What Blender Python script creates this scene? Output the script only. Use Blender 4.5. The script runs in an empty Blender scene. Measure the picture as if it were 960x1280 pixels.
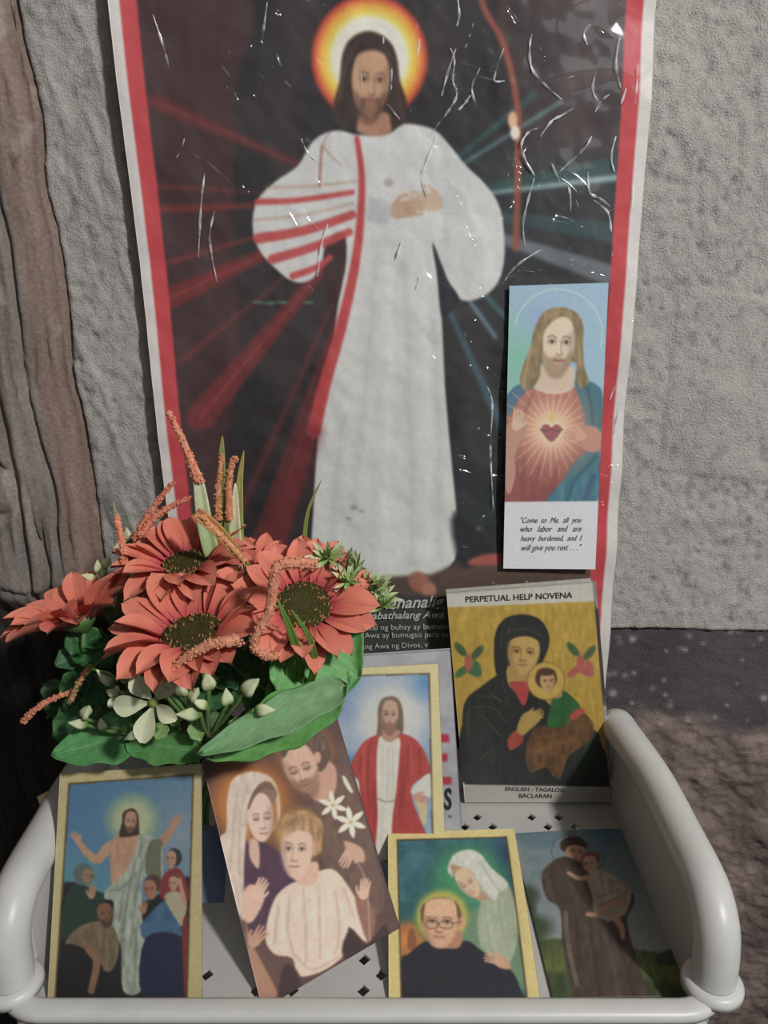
import bpy, bmesh, math, random
import numpy as np
from mathutils import Vector, Matrix
random.seed(7)
RNG = np.random.RandomState(11)
SC = bpy.context.scene
COL = SC.collection

# ------------------------------------------------------------------ camera, world, lights
F = 980.0                                   # focal length in pixels of the 960x1280 frame
PITCH = math.radians(18.0)
EYE = Vector((0, -0.44, 0))
cam = bpy.data.objects.new('camera', bpy.data.cameras.new('camera'))
COL.objects.link(cam)
cam.location = EYE
cam.rotation_euler = (math.pi/2 - PITCH, 0, 0)
cam.data.sensor_fit = 'VERTICAL'
cam.data.sensor_height = 24.0
cam.data.lens = 24.0*F/1280.0
cam.data.clip_start = 0.01
SC.camera = cam
SC.view_settings.view_transform = 'Standard'
SC.view_settings.look = 'None'
SC.view_settings.gamma = 1
SC.view_settings.use_curve_mapping = False
SC.view_settings.exposure = -0.18

world = bpy.data.worlds.new('room_light')
SC.world = world
world.use_nodes = True
world.node_tree.nodes['Background'].inputs[0].default_value = (0.93, 0.97, 1.0, 1)
world.node_tree.nodes['Background'].inputs[1].default_value = 0.12

def area(name, loc, target, size, power, color):
    l = bpy.data.lights.new(name, 'AREA'); l.shape = 'DISK'; l.size = size; l.energy = power; l.color = color
    o = bpy.data.objects.new(name, l); COL.objects.link(o); o.location = loc
    o.rotation_euler = (Vector(target)-Vector(loc)).to_track_quat('-Z', 'Y').to_euler()
    return o
area('ceiling_lamp', (0.72, -1.02, 0.72), (0, 0, -0.1), 0.11, 19.0, (1.0, 0.97, 0.93))
area('soft_fill', (0.65, -1.5, 0.85), (0, 0, -0.15), 0.8, 2.8, (0.90, 0.95, 1.0))  # unseen soft fill lamp, added to lighten the scene from the right

# ------------------------------------------------------------------ placing helpers
CP, SP_ = math.cos(PITCH), math.sin(PITCH)
def ray(px, py):
    u = (px-480)/F; v = (py-640)/F
    return Vector((u, CP - v*SP_, -(SP_ + v*CP)))
def W(px, py, y):                            # the point of the upright plane at depth y seen at that pixel
    r = ray(px, py); t = (y-EYE.y)/r.y
    return EYE + r*t
def onplane(px, py, p0, n):
    r = ray(px, py); t = (p0-EYE).dot(n)/r.dot(n)
    return EYE + r*t
def proj(P):                                 # P: (...,3) array -> pixel arrays
    x = P[..., 0]; y = P[..., 1]-EYE.y; z = P[..., 2]
    f = y*CP - z*SP_; d = -y*SP_ - z*CP
    return 480+F*x/f, 640+F*d/f

# ------------------------------------------------------------------ object helpers
def tag(o, label=None, cat=None, group=None, kind=None):
    if label: o['label'] = label
    if cat: o['category'] = cat
    if group: o['group'] = group
    if kind: o['kind'] = kind
    return o
def empty(name, loc):
    o = bpy.data.objects.new(name, None); COL.objects.link(o); o.location = loc
    o.empty_display_size = 0.01
    return o
def link(name, me, mat, parent=None, M=None):
    o = bpy.data.objects.new(name, me); COL.objects.link(o)
    if mat is not None and not me.materials: me.materials.append(mat)
    if parent is not None:
        o.parent = parent
        pm = WM[parent.name]
        o.matrix_parent_inverse = Matrix.Identity(4)
        m = M if M is not None else Matrix.Identity(4)
        o.matrix_local = pm.inverted() @ m
        WM[o.name] = m.copy()
    else:
        if M is not None: o.matrix_world = M
        WM[o.name] = (M if M is not None else Matrix.Identity(4)).copy()
    return o
WM = {}
def root(name, loc, label, cat, group=None):
    o = empty(name, loc); WM[o.name] = Matrix.Translation(Vector(loc)); tag(o, label, cat, group); return o
def mesh(name, verts, faces, smooth=True):
    me = bpy.data.meshes.new(name)
    me.from_pydata([tuple(v) for v in verts], [], faces); me.update()
    if smooth: me.polygons.foreach_set('use_smooth', [True]*len(me.polygons))
    return me
def gridmesh(name, P, close_u=False):        # P: (n,m,3) float array
    n, m = P.shape[:2]
    me = bpy.data.meshes.new(name)
    idx = np.arange(n*m).reshape(n, m)
    if close_u: idx = np.vstack([idx, idx[:1]])
    q = np.stack([idx[:-1, :-1], idx[1:, :-1], idx[1:, 1:], idx[:-1, 1:]], -1).reshape(-1, 4)
    me.vertices.add(n*m); me.vertices.foreach_set('co', P.reshape(-1).astype(np.float32))
    me.loops.add(q.size); me.loops.foreach_set('vertex_index', q.reshape(-1).astype(np.int32))
    me.polygons.add(len(q)); me.polygons.foreach_set('loop_start', np.arange(0, q.size, 4, dtype=np.int32))
    try: me.polygons.foreach_set('loop_total', np.full(len(q), 4, dtype=np.int32))
    except Exception: pass
    me.polygons.foreach_set('use_smooth', np.ones(len(q), dtype=bool))
    me.update(calc_edges=True)
    return me
def setcol(me, C, name='Print'):             # C: (N,3) linear
    a = me.color_attributes.new(name, 'FLOAT_COLOR', 'POINT')
    A = np.ones((len(me.vertices), 4), np.float32); A[:len(C), :3] = C
    if len(C) < len(A): A[len(C):, :3] = 0.6
    a.data.foreach_set('color', A.reshape(-1))
def lin(c):
    c = np.asarray(c, float)/255.0
    return np.where(c <= 0.04045, c/12.92, ((c+0.055)/1.055)**2.4)

class MB:                                    # collects shapes into one bmesh
    def __init__(s): s.b = bmesh.new()
    def box(s, x0, x1, y0, y1, z0, z1, bev=0):
        r = bmesh.ops.create_cube(s.b, size=1)
        for v in r['verts']:
            v.co = Vector(((x0+x1)/2+v.co.x*(x1-x0), (y0+y1)/2+v.co.y*(y1-y0), (z0+z1)/2+v.co.z*(z1-z0)))
        if bev:
            es = list({e for v in r['verts'] for e in v.link_edges})
            bmesh.ops.bevel(s.b, geom=es, offset=bev, segments=3, affect='EDGES', profile=0.6)
        return s
    def tube(s, pts, rad, seg=10, cap=True):
        pts = [Vector(p) for p in pts]; n = len(pts)
        rs = rad if hasattr(rad, '__len__') else [rad]*n
        rings = []; up = Vector((0.3, 0.5, 0.81)); a = None
        for i in range(n):
            t = (pts[min(i+1, n-1)]-pts[max(i-1, 0)]).normalized()
            if a is None: a = t.cross(up).normalized()
            a = (a - t*a.dot(t)).normalized(); b = t.cross(a)
            rings.append([s.b.verts.new(pts[i]+(a*math.cos(2*math.pi*k/seg)+b*math.sin(2*math.pi*k/seg))*rs[i]) for k in range(seg)])
        for i in range(n-1):
            for k in range(seg):
                s.b.faces.new((rings[i][k], rings[i][(k+1) % seg], rings[i+1][(k+1) % seg], rings[i+1][k]))
        if cap:
            s.b.faces.new(rings[0][::-1]); s.b.faces.new(rings[-1])
        return s
    def ball(s, c, r, sub=1, sc=(1, 1, 1), rot=None):
        res = bmesh.ops.create_icosphere(s.b, subdivisions=sub, radius=r)
        for v in res['verts']:
            p = Vector((v.co.x*sc[0], v.co.y*sc[1], v.co.z*sc[2]))
            if rot is not None: p = rot @ p
            v.co = p+Vector(c)
        return s
    def done(s, name, smooth=True):
        me = bpy.data.meshes.new(name); bmesh.ops.recalc_face_normals(s.b, faces=s.b.faces); s.b.to_mesh(me); s.b.free()
        if smooth: me.polygons.foreach_set('use_smooth', [True]*len(me.polygons))
        return me
def spline(pts, n=6):
    pts = [Vector(p) for p in pts]; out = []
    for i in range(len(pts)-1):
        p0 = pts[max(i-1, 0)]; p1 = pts[i]; p2 = pts[i+1]; p3 = pts[min(i+2, len(pts)-1)]
        for k in range(n):
            t = k/n
            out.append(0.5*((2*p1)+(p2-p0)*t+(2*p0-5*p1+4*p2-p3)*t*t+(3*p1-p0-3*p2+p3)*t**3))
    out.append(pts[-1]); return out

# ------------------------------------------------------------------ noise
TAB = RNG.rand(256, 256)
def vnoise(x, y, s=0):
    x = np.asarray(x)+s*17.3; y = np.asarray(y)+s*9.1
    xi = np.floor(x).astype(int); yi = np.floor(y).astype(int); fx = x-xi; fy = y-yi
    fx = fx*fx*(3-2*fx); fy = fy*fy*(3-2*fy)
    a = TAB[xi % 256, yi % 256]; b = TAB[(xi+1) % 256, yi % 256]; c = TAB[xi % 256, (yi+1) % 256]; d = TAB[(xi+1) % 256, (yi+1) % 256]
    return (a*(1-fx)+b*fx)*(1-fy)+(c*(1-fx)+d*fx)*fy
def fbm(x, y, o=4, s=0):
    r = 0; a = 0.5; t = 0
    for k in range(o):
        r = r+a*vnoise(x*2**k, y*2**k, s+k); t += a; a *= 0.5
    return r/t
def sst(a, b, x):
    t = np.clip((x-a)/(b-a), 0, 1); return t*t*(3-2*t)

# ------------------------------------------------------------------ materials
def mat(name, base=(0.5, 0.5, 0.5), rough=0.6, attr=None, coat=0, noise=None, bump=None, spec=0.5, trans=0, alpha=1, sheen=0, sub=0):
    m = bpy.data.materials.new(name); m.use_nodes = True
    nt = m.node_tree; N = nt.nodes; L = nt.links; p = N['Principled BSDF']
    p.inputs['Roughness'].default_value = rough
    p.inputs['Specular IOR Level'].default_value = spec
    p.inputs['Coat Weight'].default_value = coat
    p.inputs['Coat Roughness'].default_value = 0.12
    tc = N.new('ShaderNodeTexCoord')
    if attr:
        a = N.new('ShaderNodeVertexColor'); a.layer_name = attr; src = a.outputs[0]
    else:
        rgb = N.new('ShaderNodeRGB'); rgb.outputs[0].default_value = (*base, 1); src = rgb.outputs[0]
    sc, amt = noise or (300, 0.10)
    nz = N.new('ShaderNodeTexNoise'); nz.inputs['Scale'].default_value = sc; nz.inputs['Detail'].default_value = 4
    L.new(tc.outputs['Object'], nz.inputs['Vector'])
    mr = N.new('ShaderNodeMapRange'); mr.inputs['From Min'].default_value = 0.3; mr.inputs['From Max'].default_value = 0.7
    mr.inputs['To Min'].default_value = 1-amt; mr.inputs['To Max'].default_value = 1+amt
    L.new(nz.outputs[0], mr.inputs['Value'])
    mx = N.new('ShaderNodeMix'); mx.data_type = 'RGBA'; mx.blend_type = 'MULTIPLY'; mx.inputs[0].default_value = 1
    L.new(src, mx.inputs[6]); L.new(mr.outputs[0], mx.inputs[7]); L.new(mx.outputs[2], p.inputs['Base Color'])
    if bump:
        bs, st, di = bump
        n2 = N.new('ShaderNodeTexNoise'); n2.inputs['Scale'].default_value = bs; n2.inputs['Detail'].default_value = 5
        L.new(tc.outputs['Object'], n2.inputs['Vector'])
        bp = N.new('ShaderNodeBump'); bp.inputs['Strength'].default_value = st; bp.inputs['Distance'].default_value = di
        L.new(n2.outputs[0], bp.inputs['Height']); L.new(bp.outputs[0], p.inputs['Normal'])
    if trans: p.inputs['Transmission Weight'].default_value = trans
    if sub:
        p.inputs['Subsurface Weight'].default_value = sub; p.inputs['Subsurface Scale'].default_value = 0.003
    return m
#MATS
# ------------------------------------------------------------------ printed pictures: soft shapes mixed into per-vertex ink
class Ink:
    def __init__(s, X, Y, base):
        s.GX = X.ravel(); s.GY = Y.ravel()
        s.C = np.empty((s.GX.size, 3)); s.C[:] = base; s.frame(0, 0, 1)
    def frame(s, ox, oy, sc):
        s.ox, s.oy, s.sc = ox, oy, sc; s.X = (s.GX-ox)*sc; s.Y = (s.GY-oy)*sc
    def put(s, idx, al, col):
        al = np.clip(al, 0, 1)
        if len(idx) == 0: return
        col = np.asarray(col, float)
        s.C[idx] = s.C[idx]*(1-al[:, None]) + col*al[:, None]
    def sub(s, x0, x1, y0, y1):
        return np.nonzero((s.X > x0) & (s.X < x1) & (s.Y > y0) & (s.Y < y1))[0]
    def poly(s, pts, col, soft=2.5, a=1.0, smooth=True, col2=None, grad=None, tex=0):
        P = np.array(pts, float)
        if smooth:
            n = len(P); out = []
            for i in range(n):
                p0, p1, p2, p3 = P[i-1], P[i], P[(i+1) % n], P[(i+2) % n]
                for k in range(4):
                    t = k/4; out.append(0.5*(2*p1+(p2-p0)*t+(2*p0-5*p1+4*p2-p3)*t*t+(3*p1-p0-3*p2+p3)*t**3))
            P = np.array(out)
        m = soft+1; idx = s.sub(P[:, 0].min()-m, P[:, 0].max()+m, P[:, 1].min()-m, P[:, 1].max()+m)
        if len(idx) == 0: return
        x = s.X[idx]; y = s.Y[idx]; D = np.full(x.shape, 1e18); ins = np.zeros(x.shape, bool)
        for i in range(len(P)):
            ax, ay = P[i-1]; bx, by = P[i]; dx, dy = bx-ax, by-ay; l2 = dx*dx+dy*dy+1e-9
            t = np.clip(((x-ax)*dx+(y-ay)*dy)/l2, 0, 1)
            D = np.minimum(D, (x-ax-t*dx)**2+(y-ay-t*dy)**2)
            if ay != by:
                ins ^= ((ay > y) != (by > y)) & (x < (bx-ax)*(y-ay)/(by-ay)+ax)
        D = np.sqrt(D); D = np.where(ins, D, -D)
        al = sst(-soft, soft, D)*a
        c = np.empty((len(idx), 3)); c[:] = col
        if col2 is not None:
            x0, y0, x1, y1 = grad or (P[:, 0].min(), P[:, 1].min(), P[:, 0].min(), P[:, 1].max())
            t = np.clip(((x-x0)*(x1-x0)+(y-y0)*(y1-y0))/((x1-x0)**2+(y1-y0)**2), 0, 1)[:, None]
            c = c*(1-t)+np.asarray(col2, float)*t
        if tex: c = c*(1+tex*(fbm(x/18, y/50, 3, 5)-0.5)[:, None]*2)
        s.put(idx, al, c)
    def ell(s, cx, cy, rx, ry, col, soft=0.15, a=1.0, rot=0):
        R = max(rx, ry)*(1+soft)+2; idx = s.sub(cx-R, cx+R, cy-R, cy+R)
        x = s.X[idx]-cx; y = s.Y[idx]-cy; r = math.radians(rot); c, n = math.cos(r), math.sin(r)
        u = (x*c+y*n)/rx; v = (-x*n+y*c)/ry; d = np.sqrt(u*u+v*v)
        s.put(idx, (1-sst(1-soft, 1+soft, d))*a, col)
    def line(s, pts, w, col, soft=1.5, a=1.0, w2=None, smooth=True):
        P = [np.array(p, float) for p in pts]
        if smooth and len(P) > 2:
            out = []
            for i in range(len(P)-1):
                p0 = P[max(i-1, 0)]; p1 = P[i]; p2 = P[i+1]; p3 = P[min(i+2, len(P)-1)]
                for k in range(4):
                    t = k/4; out.append(0.5*(2*p1+(p2-p0)*t+(2*p0-5*p1+4*p2-p3)*t*t+(3*p1-p0-3*p2+p3)*t**3))
            P = out+[P[-1]]
        Q = np.array(P); m = w+soft+(w2 or 0)
        idx = s.sub(Q[:, 0].min()-m, Q[:, 0].max()+m, Q[:, 1].min()-m, Q[:, 1].max()+m)
        if len(idx) == 0: return
        x = s.X[idx]; y = s.Y[idx]; best = np.full(x.shape, -1e9); n = len(P)-1
        for i in range(n):
            ax, ay = P[i]; bx, by = P[i+1]; dx, dy = bx-ax, by-ay; l2 = dx*dx+dy*dy+1e-9
            t = np.clip(((x-ax)*dx+(y-ay)*dy)/l2, 0, 1)
            ww = w if w2 is None else w+(w2-w)*(i+t)/n
            best = np.maximum(best, ww/2-np.sqrt((x-ax-t*dx)**2+(y-ay-t*dy)**2))
        s.put(idx, sst(-soft, soft, best)*a, col)
    def glow(s, cx, cy, r, stops, ry=None, a=1.0):       # stops: (radius 0..1, colour, alpha)
        ry = ry or r; idx = s.sub(cx-r, cx+r, cy-ry, cy+ry)
        d = np.sqrt(((s.X[idx]-cx)/r)**2+((s.Y[idx]-cy)/ry)**2)
        t = [q[0] for q in stops]; c = np.stack([np.interp(d, t, [q[1][k] for q in stops]) for k in range(3)], -1)
        al = np.interp(d, t, [q[2] for q in stops])*(d < 1)*a
        s.put(idx, al, c)
    def tex(s, amp, sx, sy, seed=0):
        s.C *= (1+amp*2*(fbm(s.GX/sx, s.GY/sy, 3, seed)-0.5))[:, None]
    def folds(s, lines, col, w=6, soft=8, a=0.4):
        for l in lines: s.line(l, w, col, soft=soft, a=a)
    def head(s, cx, cy, hw, hh, tilt=0, yaw=0.0, skin=(190, 150, 125), hair=(90, 65, 45), beard=0, down=0, dark=(95, 60, 45), closed=False):
        r = math.radians(tilt); c, n = math.cos(r), math.sin(r)
        def T(a, b): return (cx+(a*hw)*c-(b*hh)*n, cy+(a*hw)*n+(b*hh)*c)
        out = [(-.78, -.75), (-.35, -1.0), (.35, -1.0), (.78, -.75), (.95, -.2), (.86, .3), (.62, .72), (.22, .99), (-.22, .99), (-.62, .72), (-.86, .3), (-.95, -.2)]
        s.poly([T(*p) for p in out], skin, soft=hw*.10)
        sk = np.array(skin, float); dk = sk*.72
        sd = -1 if yaw > 0 else 1
        s.poly([T(sd*-.95+yaw*0, -.5), T(sd*-.55, -.3), T(sd*-.6, .3), T(sd*-.3, .9), T(sd*-.75, .6), T(sd*-.95, .1)], dk, soft=hw*.2, a=.55)
        y0 = yaw*.28; db = down*.12
        for e in (-1, 1):
            ex = y0+e*.40; 
            s.ell(*T(ex, -.10+db), hw*.26, hh*.12, dk, soft=.6, a=.7, rot=tilt)
            s.line([T(ex-.22, -.25+db), T(ex, -.31+db), T(ex+.22, -.24+db)], hw*.07, dark, soft=hw*.05, a=.75)
            if closed:
                s.line([T(ex-.18, -.08+db), T(ex, -.03+db), T(ex+.18, -.08+db)], hw*.07, dark, soft=hw*.05, a=.9)
            else:
                s.ell(*T(ex, -.09+db), hw*.17, hh*.055, sk*1.05, soft=.3, a=.7, rot=tilt)
                s.ell(*T(ex, -.09+db), hw*.085, hh*.055, (45, 35, 30), soft=.4, a=.9)
                s.line([T(ex-.19, -.09+db), T(ex, -.155+db), T(ex+.19, -.10+db)], hw*.05, dark, soft=hw*.04, a=.9)
        s.line([T(y0-.10*sd, -.15+db), T(y0*1.3-.10*sd, .2+db), T(y0*1.4-.16*sd, .30+db)], hw*.09, dk, soft=hw*.09, a=.7)
        s.line([T(y0*1.2+.03*sd, -.1+db), T(y0*1.5+.03*sd, .24+db)], hw*.07, sk*1.12, soft=hw*.07, a=.6)
        s.line([T(y0*1.4-.17, .33+db), T(y0*1.4, .37+db), T(y0*1.4+.17, .33+db)], hw*.07, dark, soft=hw*.06, a=.7)
        if beard:
            hb = np.array(hair, float)
            s.poly([T(-.80, .25), T(-.45, .45), T(0+y0, .42), T(.45, .45), T(.80, .25), T(.7, .75), T(.3, 1.0+.22*beard), T(-.3, 1.0+.22*beard), T(-.7, .75)], hb, soft=hw*.16, a=.62)
        s.line([T(y0*1.2-.26, .54+db), T(y0*1.2, .57+db), T(y0*1.2+.26, .54+db)], hw*.10, (150, 80, 70), soft=hw*.06, a=.8)
        s.line([T(y0*1.2-.2, .64+db), T(y0*1.2+.2, .64+db)], hw*.06, sk*1.05, soft=hw*.07, a=.4)
    def hand(s, cx, cy, L, ang, skin, spread=.16, thumb=1, a=1.0):
        """open hand: palm and five fingers; ang = pointing direction in degrees"""
        r = math.radians(ang); d = np.array([math.cos(r), math.sin(r)]); p = np.array([-d[1], d[0]]); c = np.array([cx, cy])
        sk = np.array(skin, float); dk = sk*.7
        s.ell(cx, cy, L*.34, L*.26, skin, soft=.12, a=a, rot=ang)
        for k, (o, l) in enumerate(((-.19, .62), (-.065, .72), (.065, .70), (.19, .56))):
            q = c+p*o*L+d*L*.18; f = q+(d+p*(o/.19)*spread)*L*l*.75
            s.line([q, f], L*.135, skin, soft=L*.03, a=a, w2=L*.09)
            if k: s.line([q-p*.065*L, (q+f)/2-p*.065*L], L*.03, dk, soft=L*.03, a=.6*a)
        q = c-p*thumb*L*.2-d*L*.1
        s.line([q, q-p*thumb*L*.16+d*L*.16, q-p*thumb*L*.2+d*L*.36], L*.14, skin, soft=L*.03, a=a, w2=L*.1)

def sheet_points(Q, nu, nv, bend=None):
    """Q: four world corners TL TR BR BL -> (nu,nv,3) grid, and its pixels"""
    q = [np.array(p) for p in Q]
    u = np.linspace(0, 1, nu)[:, None, None]; v = np.linspace(0, 1, nv)[None, :, None]
    P = (q[0]*(1-u)+q[1]*u)*(1-v)+(q[3]*(1-u)+q[2]*u)*v
    X, Y = proj(P)
    if bend is not None:
        nrm = np.cross(q[1]-q[0], q[3]-q[0]); nrm /= np.linalg.norm(nrm)
        if nrm[1] > 0: nrm = -nrm
        P = P+nrm*bend(u, v)
    return P, X, Y
def develop(C, nu, nv, L, blur=1):
    """ink in display values -> reflectance; softens and greys the colours, lifts the darks with a painted haze"""
    C = np.clip(C, 0, 255).reshape(nu, nv, 3)
    for _ in range(blur):
        C = np.pad(C, ((1, 1), (1, 1), (0, 0)), 'edge')
        C = (C[:-2, :]+2*C[1:-1, :]+C[2:, :])/4
        C = (C[:, :-2]+2*C[:, 1:-1]+C[:, 2:])/4
    C = lin(C.reshape(-1, 3)); g = C.mean(1, keepdims=True); C = g+(C-g)*SAT
    return np.clip(C/L+LIFT, 0, 0.86)
SAT, LIFT = 0.86, 0.012  # LIFT puts a faint even haze into every print
def printed(name, Q, paint, m, parent=None, nu=180, nv=260, bend=None, L=0.55, thick=0.0005, base=(200, 200, 200), edge=0.6, back=True, blur=1):
    P, X, Y = sheet_points(Q, nu, nv, bend)
    ink = Ink(X, Y, base); ink.u = np.repeat(np.linspace(0, 1, nu), nv); ink.v = np.tile(np.linspace(0, 1, nv), nu)
    paint(ink)
    C = develop(ink.C, nu, nv, L, blur)
    me = gridmesh(name, P)
    # a back sheet and rim give the paper its thickness
    q = [np.array(p) for p in Q]; nrm = np.cross(q[1]-q[0], q[3]-q[0]); nrm /= np.linalg.norm(nrm)
    if nrm[1] > 0: nrm = -nrm
    setcol(me, C)
    b = bmesh.new(); b.from_mesh(me); b.verts.ensure_lookup_table()
    lay = b.verts.layers.float_color['Print']
    ring = [i*nv for i in range(nu)]+[(nu-1)*nv+j for j in range(1, nv)]+[i*nv+nv-1 for i in range(nu-2, -1, -1)]+[j for j in range(nv-2, 0, -1)]
    rv = [b.verts[i] for i in ring]; bk = []
    for v0 in rv:
        v = b.verts.new(v0.co-Vector(nrm)*thick); v[lay] = (edge, edge, edge*.97, 1); bk.append(v)
    n = len(ring)
    for k in range(n):
        f = b.faces.new((rv[k], rv[(k+1) % n], bk[(k+1) % n], bk[k])); f.smooth = False
    if back:                                  # a coarse back sheet
        mu, mv = 14, 20; B, _, _ = sheet_points(Q, mu, mv, bend); B = B-nrm*thick; g = {}
        for i in range(mu):
            for j in range(mv):
                g[i, j] = b.verts.new(B[i, j]); g[i, j][lay] = (edge, edge, edge*.97, 1)
        for i in range(mu-1):
            for j in range(mv-1): b.faces.new((g[i, j], g[i, j+1], g[i+1, j+1], g[i+1, j]))
    b.normal_update(); b.to_mesh(me); b.free()
    o = link(name, me, m, parent)
    return o
def lettering(s, pL, pR, nrm, m, parent, shear=0.0, bold=0.0, hs=1.0, lift=0.0003, name='lettering'):
    cu = bpy.data.curves.new(name, 'FONT'); cu.body = s; cu.size = 1; cu.shear = shear; cu.offset = bold; cu.resolution_u = 3
    cu.extrude = 0.004
    t = bpy.data.objects.new(name, cu); COL.objects.link(t)
    dg = bpy.context.evaluated_depsgraph_get(); me = bpy.data.meshes.new_from_object(t.evaluated_get(dg))
    bpy.data.objects.remove(t)
    n = len(me.vertices); co = np.empty(n*3, np.float32); me.vertices.foreach_get('co', co); co = co.reshape(-1, 3)
    x0, x1 = co[:, 0].min(), co[:, 0].max()
    pL = np.array(pL); pR = np.array(pR); N = np.array(nrm); X = pR-pL; w = np.linalg.norm(X); X = X/w
    Yv = np.cross(N, X); Yv /= np.linalg.norm(Yv)
    if Yv[2] < 0: Yv = -Yv
    k = w/(x1-x0)
    out = pL+N*lift+np.outer((co[:, 0]-x0)*k, X)+np.outer(co[:, 1]*k*hs, Yv)+np.outer(co[:, 2]*0.008, N)
    me.vertices.foreach_set('co', out.reshape(-1).astype(np.float32)); me.update()
    me.materials.clear()
    return link(name, me, m, parent)
def plane_pts(corners, y0, k, z0=-0.324):
    """pixel corners -> world corners on a sheet that leans back: y = y0 + k (z - z0)"""
    p0 = Vector((0, y0, z0)); n = Vector((0, -1, k)).normalized()
    return [onplane(x, y, p0, n) for x, y in corners], p0, n
# ------------------------------------------------------------------ the pictures
def paint_poster(k):
    k.frame(0, 0, 1); X, Y = k.X, k.Y; al = np.arange(len(X))
    k.C[:] = (62, 38, 41)
    k.poly([(345, -80), (318, 40), (300, 90), (293, 170), (293, 300), (300, 460), (290, 720), (650, 720), (650, 140), (625, 60), (585, -80)], (34, 32, 36), soft=6)
    k.poly([(600, -80), (640, 70), (650, 200), (800, 250), (820, -80)], (56, 44, 46), soft=14, smooth=False)
    k.poly([(560, 190), (800, 190), (800, 760), (560, 720)], (36, 46, 50), soft=40, a=.8, smooth=False)
    k.put(al, np.clip((fbm(X/60, Y/90, 4, 3)-.42)*1.2, 0, .35), (84, 66, 66))
    k.put(al, sst(620, 800, X)*sst(330, 40, Y)*np.clip((fbm(X/30, Y/40, 4, 8)-.4)*1.8, 0, .5), (120, 104, 104))  # pale grey film haze painted over the upper right
    # light beams behind the figure
    O = (474, 250)
    for (x, y, w, a) in ((196, 128, 20, .35), (188, 232, 9, .22), (196, 262, 12, .40), (205, 330, 10, .32), (214, 372, 26, .55), (226, 452, 9, .25), (252, 520, 34, .55), (300, 640, 14, .25), (322, 720, 46, .42)):
        k.line([O, (x, y)], 3, (150, 34, 38), soft=4, a=a, w2=w)
        k.line([O, (x, y)], 1, (196, 70, 66), soft=2, a=a*.55, w2=4)
    for (x, y, w, c, a) in ((668, 118, 10, (40, 110, 105), .5), (700, 128, 5, (120, 190, 200), .55), (770, 222, 8, (150, 190, 195), .8), (775, 205, 20, (40, 100, 95), .5),
                            (775, 292, 26, (50, 95, 95), .5), (765, 345, 26, (150, 165, 175), .5), (700, 470, 8, (70, 150, 160), .55), (640, 560, 12, (70, 130, 150), .5), (618, 420, 5, (130, 190, 210), .6)):
        k.line([(500, 255), (x, y)], 2, c, soft=4, a=a, w2=w)
    # column edge
    k.line([(588, -60), (604, 6), (630, 55), (645, 120), (648, 170), (644, 310)], 8, (150, 72, 50), soft=3, a=.9)
    k.ell(641, 150, 6, 11, (215, 165, 120), soft=.3); k.ell(644, 166, 6, 9, (230, 215, 200), soft=.3)
    # glowing disc
    k.glow(462, 72, 76, [(0, (240, 232, 215), 1), (.60, (236, 226, 205), 1), (.70, (235, 200, 60), 1), (.80, (228, 160, 30), 1), (.90, (205, 80, 30), 1), (.96, (150, 40, 40), .8), (1, (90, 30, 40), 0)], ry=82)
    # robe with wide sleeves
    wh = (197, 199, 198)
    k.poly([(420, 162), (392, 174), (372, 206), (344, 226), (321, 250), (315, 282), (322, 310), (342, 334), (366, 352), (388, 350), (402, 330), (408, 305), (430, 290), (432, 330), (424, 370), (416, 430),
            (404, 500), (396, 560), (391, 640), (389, 690), (396, 716), (470, 722), (535, 720), (568, 698), (571, 650), (563, 560), (556, 480), (552, 400), (546, 340), (541, 306), (552, 330), (560, 352), (574, 374),
            (600, 372), (622, 352), (630, 316), (625, 262), (606, 230), (582, 206), (560, 178), (540, 160), (505, 154), (486, 166), (450, 168)], wh, soft=1.8, col2=(203, 206, 202))
    k.folds([[(470, 300), (462, 420), (440, 640)], [(505, 330), (512, 480), (515, 700)], [(540, 400), (548, 520), (550, 690)], [(430, 520), (418, 620), (412, 700)], [(560, 230), (590, 290), (590, 350)],
             [(520, 180), (545, 230), (560, 300)], [(350, 240), (372, 280), (380, 330)]], (160, 165, 172), w=5, soft=9, a=.38)
    k.folds([[(486, 320), (488, 480), (480, 690)], [(530, 360), (534, 520), (535, 700)], [(575, 240), (606, 300), (606, 350)]], (222, 224, 224), w=5, soft=9, a=.5)
    k.poly([(541, 304), (556, 345), (574, 374), (560, 392), (551, 392), (546, 340)], (34, 42, 48), soft=2)
    k.poly([(408, 303), (428, 292), (431, 330), (420, 380), (405, 350)], (60, 40, 40), soft=2.5)
    # woven red-striped shawl over the left arm
    for pts, w in (([(321, 252), (370, 250), (440, 240)], 8), ([(322, 298), (380, 288), (440, 268)], 13), ([(340, 324), (390, 309), (436, 290)], 12), ([(366, 345), (396, 334), (412, 322)], 9)):
        k.line(pts, w, (186, 60, 62), soft=1.8, a=.93, w2=w*.8)
    for pts in ([(332, 234), (390, 232), (446, 226)], [(317, 275), (380, 268), (440, 254)]):
        k.line(pts, 2.5, (170, 120, 90), soft=2, a=.6)
    k.line([(446, 172), (452, 220), (450, 280), (442, 340), (426, 410), (406, 480), (392, 540)], 6, (186, 52, 56), soft=2, a=.95, w2=17)
    k.line([(392, 540), (366, 610), (330, 700), (318, 745)], 18, (110, 30, 36), soft=12, a=.7, w2=40)
    k.line([(402, 182), (400, 205), (399, 232)], 3, (140, 70, 50), soft=1.5, a=.7); k.line([(412, 165), (404, 182), (425, 205)], 2, (150, 90, 70), soft=1.5, a=.5)
    k.ell(486, 228, 6, 5, (150, 135, 120), soft=.6, a=.7)
    # folded hands
    k.hand(540, 252, 46, 186, (190, 164, 136), thumb=-1, a=.9, spread=.05)
    k.hand(500, 262, 44, -8, (184, 152, 124), thumb=1, a=.95, spread=.05)
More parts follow.
